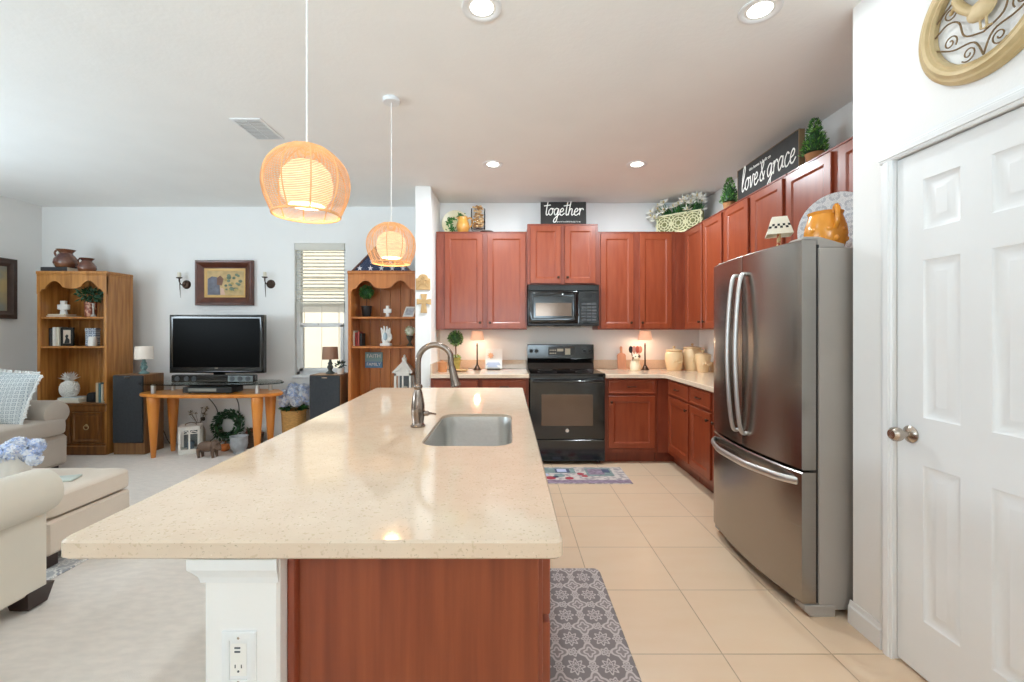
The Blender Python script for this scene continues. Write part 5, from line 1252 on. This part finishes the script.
mb = MB().prism(rrect(-.24, .24, -.06, .14, .09, 6), 0, .012, 'xy', ch=.003).box(-.06, .06, .03, .07, .012, .2, .006); mb.build('pedestal', blackg, tv)
sb = thing('soundbar', 'long dark speaker bar with round drivers lying below the television screen', 'soundbar', (X(213.5, 4.78), 4.80, FL+.789))
MB().box(-.45, .45, -.035, .035, 0, .078, .008).build('body', blackg, sb)
MB().box(.165, .435, -.040, -.0345, .006, .072, .003).build('silver_panel', M('panel_grey', '6f7677', .4, metal=.5), sb)
for x in (-.38, -.28, -.20, .215, .30, .385): MB().lathe([(0, -.041), (.012, -.046), (.022, -.041), (.027, -.043), (.028, -.036)], (x, 0, .039), 18, 0, 'y').build('driver', M('driver_grey', '4a4d50', .35, metal=.4), sb)
cbx = thing('cable_box', 'flat black receiver box on the wooden shelf of the television table', 'receiver', (X(212, 4.74), 4.76, FL+.681))
MB().box(-.26, .26, -.10, .11, .008, .068, .006).build('case', blackm, cbx); MB().box(-.20, .10, -.103, -.0995, .024, .056, .002).build('front_panel', M('box_panel', '8f8f88', .4, metal=.3), cbx)
for x in (-.2, .2):
    for y in (-.07, .08): MB().cyl((x, y, 0), .014, .009, 10).build('foot', blackm, cbx)
pc = thing('painting', 'landscape painting in a wide dark wooden frame above the television', 'picture', (X(225, 5.26), YL-.002, Z(283, 5.26)))
MB().rings(-.34, .34, -.268, .268, [(0, 0), (0, -.045), (.008, -.055), (.022, -.05), (.035, -.055), (.085, -.018), (.09, -.022), (.095, -.02)], cap=False).build('frame', frame_w, pc)
MB().rings(-.246, .246, -.174, .174, [(0, -.018), (.004, -.023), (.026, -.014), (.028, -.010)], cap=False, back=False).build('gold_liner', M('gilt', 'c9a263', .45, metal=.3), pc)
mb = MB(); q = lambda pts, m_, d: mb.add([(x, -.011-d, z) for x, z in pts], [list(range(len(pts)))], m_)
q([(-.218, -.146), (.218, -.146), (.218, .146), (-.218, .146)], 0, 0)
q([(-.21, -.14), (-.06, -.14), (-.07, .02), (-.10, .07), (-.16, .08), (-.21, .05)], 1, .0004); q([(-.10, -.02), (-.04, -.03), (-.02, .05), (-.06, .09), (-.10, .06)], 2, .0008); q([(-.06, -.14), (0, -.14), (-.02, -.07), (-.06, -.05)], 3, .0008)
for k in range(26): x, z, r = random.uniform(0, .2), random.uniform(-.10, .10), random.uniform(.012, .03); q([(x+r*math.cos(2*PI*j/8), z+r*.8*math.sin(2*PI*j/8)) for j in range(8)], random.choice((4, 4, 5)), .0004+.0001*k)
mb.build('canvas', [M('paint_sand', 'c4a878', .7, var=.15, scale=12), M('paint_slate', '6d6f7a', .7, var=.2, scale=18), M('paint_brown', '7d5a4a', .7, var=.2), M('paint_skin', 'd2b09a', .7), M('paint_green', '6d7c68', .7, var=.3, scale=25), M('paint_ochre', 'b09a62', .7, var=.2)], pc)
def sconce(loc, label):
    t = thing('candle_sconce', label, 'sconce', loc, 0, 'candle sconces beside the painting')
    MB().lathe([(0, -.012), (.02, -.014), (.03, -.009), (.045, -.012), (.052, -.004), (.053, 0)], (0, 0, 0), 24, 0, 'y').build('back_plate', bronze, t)
    MB().tube(smooth_pts([(0, -.012, 0), (-.02, -.05, -.01), (-.035, -.07, .03), (-.035, -.07, .07)], 5), .006, 8).tube([(-.035, -.065, .07), (-.035, -.06, -.05), (-.034, -.05, -.16)], [.005, .005, .002], 6).lathe([(.008, .06), (.03, .07), (.034, .078), (.03, .076), (0, .07)], (-.035, -.07, 0), 16).build('arm', bronze, t)
    MB().cyl((-.035, -.07, .074), .019, .062, 16, b=.004).build('candle', M('candle_wax', 'e9e2cf', .6), t); return t
so = sconce((X(186, 5.27), YL-.001, Z(284.5, 5.27)), 'bronze candle sconce on the wall left of the painting')
dup(so, (X(270.5, 5.27), YL-.001, Z(284, 5.27)), None, 'bronze candle sconce on the wall right of the painting')
# under the table
lantern((X(189.5, 4.88), 4.90, FL), 'white square lantern on the carpet under the television table', .195, .31, False, R(27), True)
bu = MB().ball((-.01, 0, .115), (.10, .048, .058), 16, 10).ball((.075, 0, .125), (.045, .046, .058), 14, 8).ball((.118, -.012, .115), (.030, .028, .036), 12, 8).ball((.138, -.02, .095), (.018, .018, .020), 10, 6)
for x, y in ((-.08, -.028), (-.075, .028), (.07, -.03), (.075, .028)): bu.tube([(x, y, .10), (x-.004, y, .05), (x, y, .012), (x+.004, y, 0)], [.024, .017, .013, .015], 10)
bu.tube([(-.105, 0, .13), (-.118, 0, .09), (-.115, 0, .05)], [.007, .005, .007], 6)
for s_ in (-1, 1): bu.tube([(.118, s_*.02-.012, .145), (.122, s_*.045-.012, .155), (.128, s_*.05-.012, .175)], [.008, .007, .003], 6)
o = bu.build('bull_figurine', bullm, None, (X(208, 4.70), 4.70, FL)); md = o.modifiers.new('union', 'REMESH'); md.mode = 'VOXEL'; md.voxel_size = .004; md.use_smooth_shade = True
tag(o, 'brown bull figurine standing on the carpet before the white lantern', 'figurine')
wr = thing('wreath', 'dark green leafy wreath leaning on the wall under the television table', 'wreath', (X(225.8, 5.18), 5.17, FL))
mb = MB().tube([(.135*math.cos(2*PI*k/32), 0, .235+.135*math.sin(2*PI*k/32)) for k in range(32)], .02, 8, 1, closed=True)
for k in range(520):
    a = random.uniform(0, 6.28); b = random.uniform(0, 6.28); r = .135+.036*math.cos(b)*random.uniform(.6, 1)
    p = (r*math.cos(a), .036*math.sin(b), .235+r*math.sin(a)); mb.leaf(p, (math.cos(b)*math.cos(a)-math.sin(a)*.7, math.sin(b)-.4, math.cos(b)*math.sin(a)+math.cos(a)*.7), .042, .021, random.randint(0, 1))
mb.xf(0, Matrix.Rotation(R(-12), 4, 'X') @ Matrix.Scale(1.0, 4)).build('leaves', [M('eucalyptus', '3f5a48', .6, var=.3, scale=20), greend], wr)
pk = thing('pumpkin', 'small orange pumpkin under the leafy wreath', 'pumpkin', (X(225, 4.93), 4.93, FL))
mb = MB(); n_, m_ = 40, 14; vs = []; fs = []
for j in range(m_+1):
    t_ = -PI/2+PI*j/m_
    for k in range(n_):
        a = 2*PI*k/n_; r = math.cos(t_)*(.058-.006*abs(math.sin(a*4))); vs.append((r*math.cos(a), r*math.sin(a), .046+.046*math.sin(t_)-.010*max(0, math.sin(t_))**8))
for j in range(m_):
    for k in range(n_): fs.append((j*n_+k, j*n_+(k+1) % n_, (j+1)*n_+(k+1) % n_, (j+1)*n_+k))
mb.add(vs, fs).build('fruit', M('pumpkin_orange', 'c46d2c', .5, var=.12), pk)
MB().tube([(0, 0, .08), (.003, 0, .10), (.014, 0, .115)], [.010, .007, .008], 7).build('stem', M('bark', '6d4e36', .9), pk)
gp = thing('stone_pot', 'pale grey stone pot under the television table beside the pumpkin', 'pot', (X(239, 4.86), 4.86, FL))
MB().lathe([(0, .03), (.055, .03), (.075, .05), (.088, .10), (.086, .17), (.092, .19), (.078, .19), (.074, .17), (0, .1)], (0, 0, 0), 28).build('body', greyc, gp)
MB().lathe([(0, 0), (.05, 0), (.06, .012), (.056, .03), (0, .03)], (0, 0, 0), 20).build('foot', greyc, gp)
bs = thing('wicker_basket', 'brown basket of dried flowers behind the right table legs', 'basket', (X(252, 5.10), 5.12, FL))
MB().lathe([(0, 0), (.09, 0), (.10, .02), (.115, .15), (.12, .155), (.108, .155), (0, .1)], (0, 0, 0), 28).build('basket', M('basket_brown', '5d4a3c', .8, var=.25, scale=25, stretch=(1, 1, 4), bump=.7), bs)
MB().leafball((0, 0, .17), (.11, .10, .05), 140, .035, .025, (0, 1, 2), .2).build('dried_flowers', [M('dried_red', '8e5246', .8), M('dried_brown', '6f5848', .8), greend], bs)
dv = thing('dried_arrangement', 'grey vase of sparse dried sprigs behind the white lantern', 'vase', (X(199, 5.12), 5.12, FL))
MB().lathe([(0, 0), (.05, 0), (.065, .06), (.06, .2), (.035, .26), (.04, .28), (.03, .28), (0, .2)], (0, 0, 0), 22).build('vase', M('vase_stone', 'b9b0a4', .7, var=.1), dv)
mb = MB()
for k in range(14):
    a = random.uniform(0, 6.28); tip = (.10*math.cos(a), .06*math.sin(a), .36+random.uniform(0, .09)); mb.tube([(0, 0, .24), tip], .0016, 4)
    for j in range(5): mb.leaf(tip, (random.uniform(-1, 1), random.uniform(-1, 1), random.uniform(-.2, 1)), .026, .014, random.choice((0, 1)))
mb.build('sprigs', [M('sprig_brown', '7d7262', .8), M('sprig_cream', 'cfc5b2', .8)], dv)
for nm, pts, lb in (('power_cord', [(X(212, 5.2), 4.99, FL+.64), (X(213, 5.2), 5.14, FL+.55), (X(216, 5.2), 5.23, FL+.38), (X(216, 5.25), 5.255, FL+.12), (X(208, 5.25), 5.24, FL+.01)], 'black cord hanging behind the wreath, left one'),
                    ('power_cord', [(X(242, 5.2), 5.0, FL+.64), (X(240, 5.2), 5.14, FL+.55), (X(238, 5.2), 5.22, FL+.40), (X(236, 5.25), 5.255, FL+.15), (X(232, 5.25), 5.25, FL+.01)], 'black cord hanging behind the wreath, right one'),
                    ('power_cord', [(X(163, 5.15), 5.1, FL+.30), (X(164, 5.2), 5.2, FL+.16), (X(168, 5.2), 5.2, FL+.05), (X(176, 5.2), 5.15, FL+.006)], 'black speaker wire on the carpet between speaker and table leg')):
    tag(MB().tube(smooth_pts(pts, 6), .005, 6).build(nm, blackm), lb, 'cord', 'cords under the television')
ow = thing('wall_outlet', 'white wall outlet with a black plug behind the white lantern', 'outlet', (X(203.5, 5.27), YL-.0005, Z(418, 5.27)))
MB().box(-.036, .036, -.006, 0, -.058, .058, .002).build('cover_plate', trimm, ow); MB().box(-.02, .02, -.035, -.006, -.03, .012, .006).build('plug', blackm, ow)
# hydrangeas
def floret_ball(mb, c, r, n, s=.02):
    for _ in range(n):
        v = Vector((random.gauss(0, 1), random.gauss(0, 1), random.gauss(0, 1))).normalized(); p = Vector(c)+v*r*random.uniform(.85, 1.02)
        u = v.orthogonal().normalized(); w_ = v.cross(u); a0 = random.uniform(0, 1.5); mi = random.choice((0, 1, 1))
        for k in range(4):
            a = a0+PI/2*k; d = u*math.cos(a)+w_*math.sin(a); e = u*math.cos(a+.5)+w_*math.sin(a+.5); f = u*math.cos(a-.5)+w_*math.sin(a-.5)
            mb.add([p, p+f*s*.7+v*.003, p+d*s+v*.004, p+e*s*.7+v*.003], [(0, 1, 2, 3)], mi)
def hydrangea(name, loc, label, pot, heads, leaves):
    t = thing(name, label, 'flowers', loc)
    pot(t)
    for c, r in heads:
        mb = MB().ball(c, r*.72, 12, 8, 0); floret_ball(mb, c, r*.95, int(1500*r), .021); floret_ball(mb, c, r*.8, int(900*r), .021); mb.build('flower_head', [bluefl, whitefl], t)
    if leaves:
        mb = MB(); z, rr, n = leaves
        for k in range(n): a = 2*PI*k/n+random.uniform(-.2, .2); mb.leaf((rr*.4*math.cos(a), rr*.4*math.sin(a), z), (math.cos(a), math.sin(a), random.uniform(-.4, .25)), rr*.75, rr*.38, random.randint(0, 1))
        mb.build('leaves', [green, greend], t)
    return t
def wpot(t):
    MB().lathe([(0, 0), (.11, 0), (.115, .01), (.132, .41), (.138, .415), (.138, .44), (.126, .44), (.12, .40), (0, .38)], (0, 0, 0), 30).build('pot', wicker, t)
hydrangea('hydrangea_pot', (-2.465, 5.09, FL), 'blue hydrangeas in a tall tan pot between the table and the window speaker', wpot,
          [((-.10, .0, .60), .075), ((.0, -.06, .62), .08), ((.12, -.01, .59), .08), ((-.04, .06, .67), .075), ((.08, .06, .66), .075), ((-.07, -.08, .54), .065), ((.07, -.09, .55), .07), ((.16, .03, .54), .06)], (.46, .15, 26))

# ------------------------------------------------------------------ left wall picture
lw = thing('framed_picture', 'dark framed picture cut by the left edge of the photo, on the left wall', 'picture', (XL+.002, 4.57, 1.818), R(90))
MB().rings(-.42, .42, -.335, .335, [(0, 0), (0, -.03), (.01, -.04), (.03, -.035), (.05, -.042), (.085, -.016), (.09, -.014)], cap=False).build('frame', M('frame_espresso', '45332b', .45, var=.12, scale=12), lw)
MB().add([(-.331, -.013, -.246), (.331, -.013, -.246), (.331, -.013, .246), (-.331, -.013, .246)], [(0, 1, 2, 3)]).build('print', M('print_muted', '8a8d84', .5, col2='b9a274', scale=5), lw)

# ------------------------------------------------------------------ seating
rug = MB().prism([(-4.25, .9), (-2.463, .9), (-2.463, 3.3), (-4.25, 3.3)], FL, FL+.010, 'xy', ch=.003)
tag(rug.build('area_rug', rugm), 'grey scroll patterned rug under the ottoman and loveseat', 'rug')
RZ = FL+.010
# far sofa along the left wall, facing right
sf = thing('sofa', 'beige sofa along the left wall with a rolled arm beside the oak bookcase', 'sofa', (-4.335, 4.36, FL))
def roll(y0, y1, x0, x1, zc, r):          # rolled arm running in x
    mb = MB(); n = 20
    prof = [(math.cos(2*PI*k/n)*r, math.sin(2*PI*k/n)*r*.92) for k in range(n)]
    xs = [x0, x0+.02, x1-.05, x1-.015, x1]; sc = [1, 1, 1, .9, .55]
    vs = [(x, (y0+y1)/2+a*s_, zc+b*s_) for x, s_ in zip(xs, sc) for a, b in prof]
    return mb.add(vs, [(i*n+k, i*n+(k+1) % n, (i+1)*n+(k+1) % n, (i+1)*n+k) for i in range(len(xs)-1) for k in range(n)]+[list(range(n))[::-1], list(range((len(xs)-1)*n, len(xs)*n))])
MB().box(-1.0, .03, -2.10, -.02, .045, .34, .03).build('base', linen, sf)
for y0, y1 in ((-.98, -.03), (-1.95, -1.0)):
    mb = MB().ball((-.40, (y0+y1)/2, .425), (.46, (y1-y0)/2, .092), 36, 16, e=.18, e2=.3); mb.build('seat_cushion', linen, sf)
for y0, y1 in ((-.27, .0), (-2.14, -1.87)):
    MB().box(-1.0, -.03, y0+.06, y1-.02, .30, .60, .03).build('arm_panel', linen, sf); roll(y0, y1, -1.0, .04, .555, .135).build('arm', linen, sf)
MB().ball((-.92, -1.05, .55), (.16, 1.0, .38), 28, 16, e=.3, e2=.55).build('back', linen, sf)
for y0, y1 in ((-.98, -.28), (-1.85, -1.0)): MB().ball((-.83, (y0+y1)/2, .66), (.115, (y1-y0)/2, .20), 24, 14, e=.5, e2=.5).build('back_cushion', linen, sf)
for y in (-.10, -2.02):
    for x in (-.05, -.93): MB().box(x-.03, x+.03, y-.03, y+.03, 0, .05, .005).build('leg', darkleg, sf)
cu = thing('throw_pillow', 'blue and white patterned pillow with a pale fringe on the far sofa', 'pillow', (-4.675, 3.93, FL+.517))
A_ = Matrix.Rotation(R(6), 4, 'Y') @ Matrix.Rotation(R(-16), 4, 'X')
mb = MB(); n = 22; vs = []; fs = []
for sgn in (-1, 1):
    o = len(vs)
    for j in range(n+1):
        for i_ in range(n+1):
            u, v = -1+2*i_/n, -1+2*j/n; th = .085*((1-abs(u)**2.2)*(1-abs(v)**2.2))**.55; pinch = 1-.07*(1-abs(u))*0-.06*(1-min(1, abs(u*v)))
            vs.append((.33*u*pinch, sgn*th, .24+.24*v*pinch))
    for j in range(n):
        for i_ in range(n): a = o+j*(n+1)+i_; fs.append((a, a+1, a+n+2, a+n+1))
mb.add(vs, fs).xf(0, A_).build('cushion', pillm, cu)
mb = MB()
for k in range(4):
    for j in range(40):
        u = -1+2*(j+.5)/40; e = (u, -1) if k == 0 else (1, u) if k == 1 else (u, 1) if k == 2 else (-1, u)
        pin = 1-.06*(1-min(1, abs(e[0]*e[1]))); x, z = .33*e[0]*pin, .24+.24*e[1]*pin; dx, dz = (0, e[1]) if k in (0, 2) else (e[0], 0)
        mb.tube([(x, 0, z), (x+dx*.012+random.uniform(-.006, .006), random.uniform(-.006, .006), z+dz*.012), (x+dx*.024+random.uniform(-.008, .008), random.uniform(-.008, .008), z+dz*.024)], .006, 4)
o = mb.xf(0, A_).build('fringe', M('fringe_white', 'eef0ee', .9), cu); o['kind'] = 'stuff'
# ottoman
ot = thing('ottoman', 'long cream upholstered ottoman between the loveseat and the far sofa', 'ottoman', (-3.05, 2.72, RZ))
MB().box(-.52, .50, -.27, .27, .075, .268, .014).build('base', ottom, ot)
MB().ball((-.01, 0, .342), (.515, .278, .073), 44, 16, e=.12, e2=.25).build('cushion', ottom, ot)
for x in (-.46, .44):
    for y in (-.22, .22): MB().box(x-.035, x+.035, y-.035, y+.035, 0, .078, .006).build('leg', darkleg, ot)
tag(MB().box(-.075, .075, -.055, .055, 0, .012, .003).box(-.06, .06, -.04, .04, .0122, .014).build('coaster_box', M('coaster_grey', 'c3ccc6', .6, var=.1), None, (X(62, 2.72), 2.72, RZ+.416), R(20)), 'small flat grey green tray lying on the ottoman', 'tray')
def wp2(t): MB().lathe([(0, 0), (.06, 0), (.065, .008), (.085, .14), (.09, .15), (.082, .15), (0, .12)], (0, 0, 0), 28).build('pot', whitep, t)
hydrangea('hydrangea_pot', (X(15, 2.72), 2.72, RZ+.416), 'blue and white hydrangeas in a white pot on the ottoman', wp2, [((-.08, -.03, .17), .05), ((-.02, -.06, .165), .05), ((.04, -.05, .18), .05), ((.10, -.01, .165), .048), ((0, .02, .205), .055), ((-.06, .05, .195), .05), ((.06, .06, .19), .05), ((-.13, .02, .155), .042), ((.145, -.02, .135), .038), ((-.11, -.06, .14), .036)], None)
# loveseat in front, its back towards the camera side
lv = thing('loveseat', 'pale cream loveseat with a rolled arm at the left edge, nearest the camera', 'loveseat', (-2.27, 2.205, RZ))
LY0 = -.95
def arm(xc):
    n = 24; prof = []
    for k in range(n):
        a = 2*PI*k/n; prof.append((.112*math.cos(a), .112*math.sin(a)))
    ys = [LY0, LY0+.03, -.05, -.012, 0]; sc = [.8, 1, 1, .93, .7]; dz = [-.0, 0, 0, 0, 0]
    vs = [(xc+a*s_, y, .545+d_+b*s_) for y, s_, d_ in zip(ys, sc, dz) for a, b in prof]
    return MB().add(vs, [(i*n+k, i*n+(k+1) % n, (i+1)*n+(k+1) % n, (i+1)*n+k) for i in range(4) for k in range(n)]+[list(range(n))[::-1], list(range(4*n, 5*n))])
for xc, sgn in ((-.035, 1), (-1.60, -1)):
    arm(xc).build('arm', linenl, lv)
    MB().box(xc-.075, xc+.035 if sgn > 0 else xc+.075, LY0+.01, -.02, .075, .52, .012).build('arm_panel', linenl, lv)
MB().box(-1.53, -.10, LY0+.01, -.03, .075, .30, .015).build('base', linenl, lv)
for x0, x1 in ((-.81, -.12), (-1.51, -.82)): MB().ball(((x0+x1)/2, -.37, .375), ((x1-x0)/2, .36, .085), 28, 12, e=.3, e2=.4).build('seat_cushion', linenl, lv)
MB().ball((-.82, LY0+.10, .46), (.73, .13, .36), 28, 14, e=.3, e2=.5).build('back', linenl, lv)
for x in (-.055, -1.58):
    for y in (-.06, LY0+.07):
        mb = MB(); vs = [(x+a*r, y+b*r, z) for z, r in ((0, .044), (.088, .062)) for a, b in ((-1, -1), (1, -1), (1, 1), (-1, 1))]
        mb.add(vs, [(3, 2, 1, 0), (4, 5, 6, 7)]+[(j, (j+1) % 4, 4+(j+1) % 4, 4+j) for j in range(4)]).build('leg', darkleg, lv)
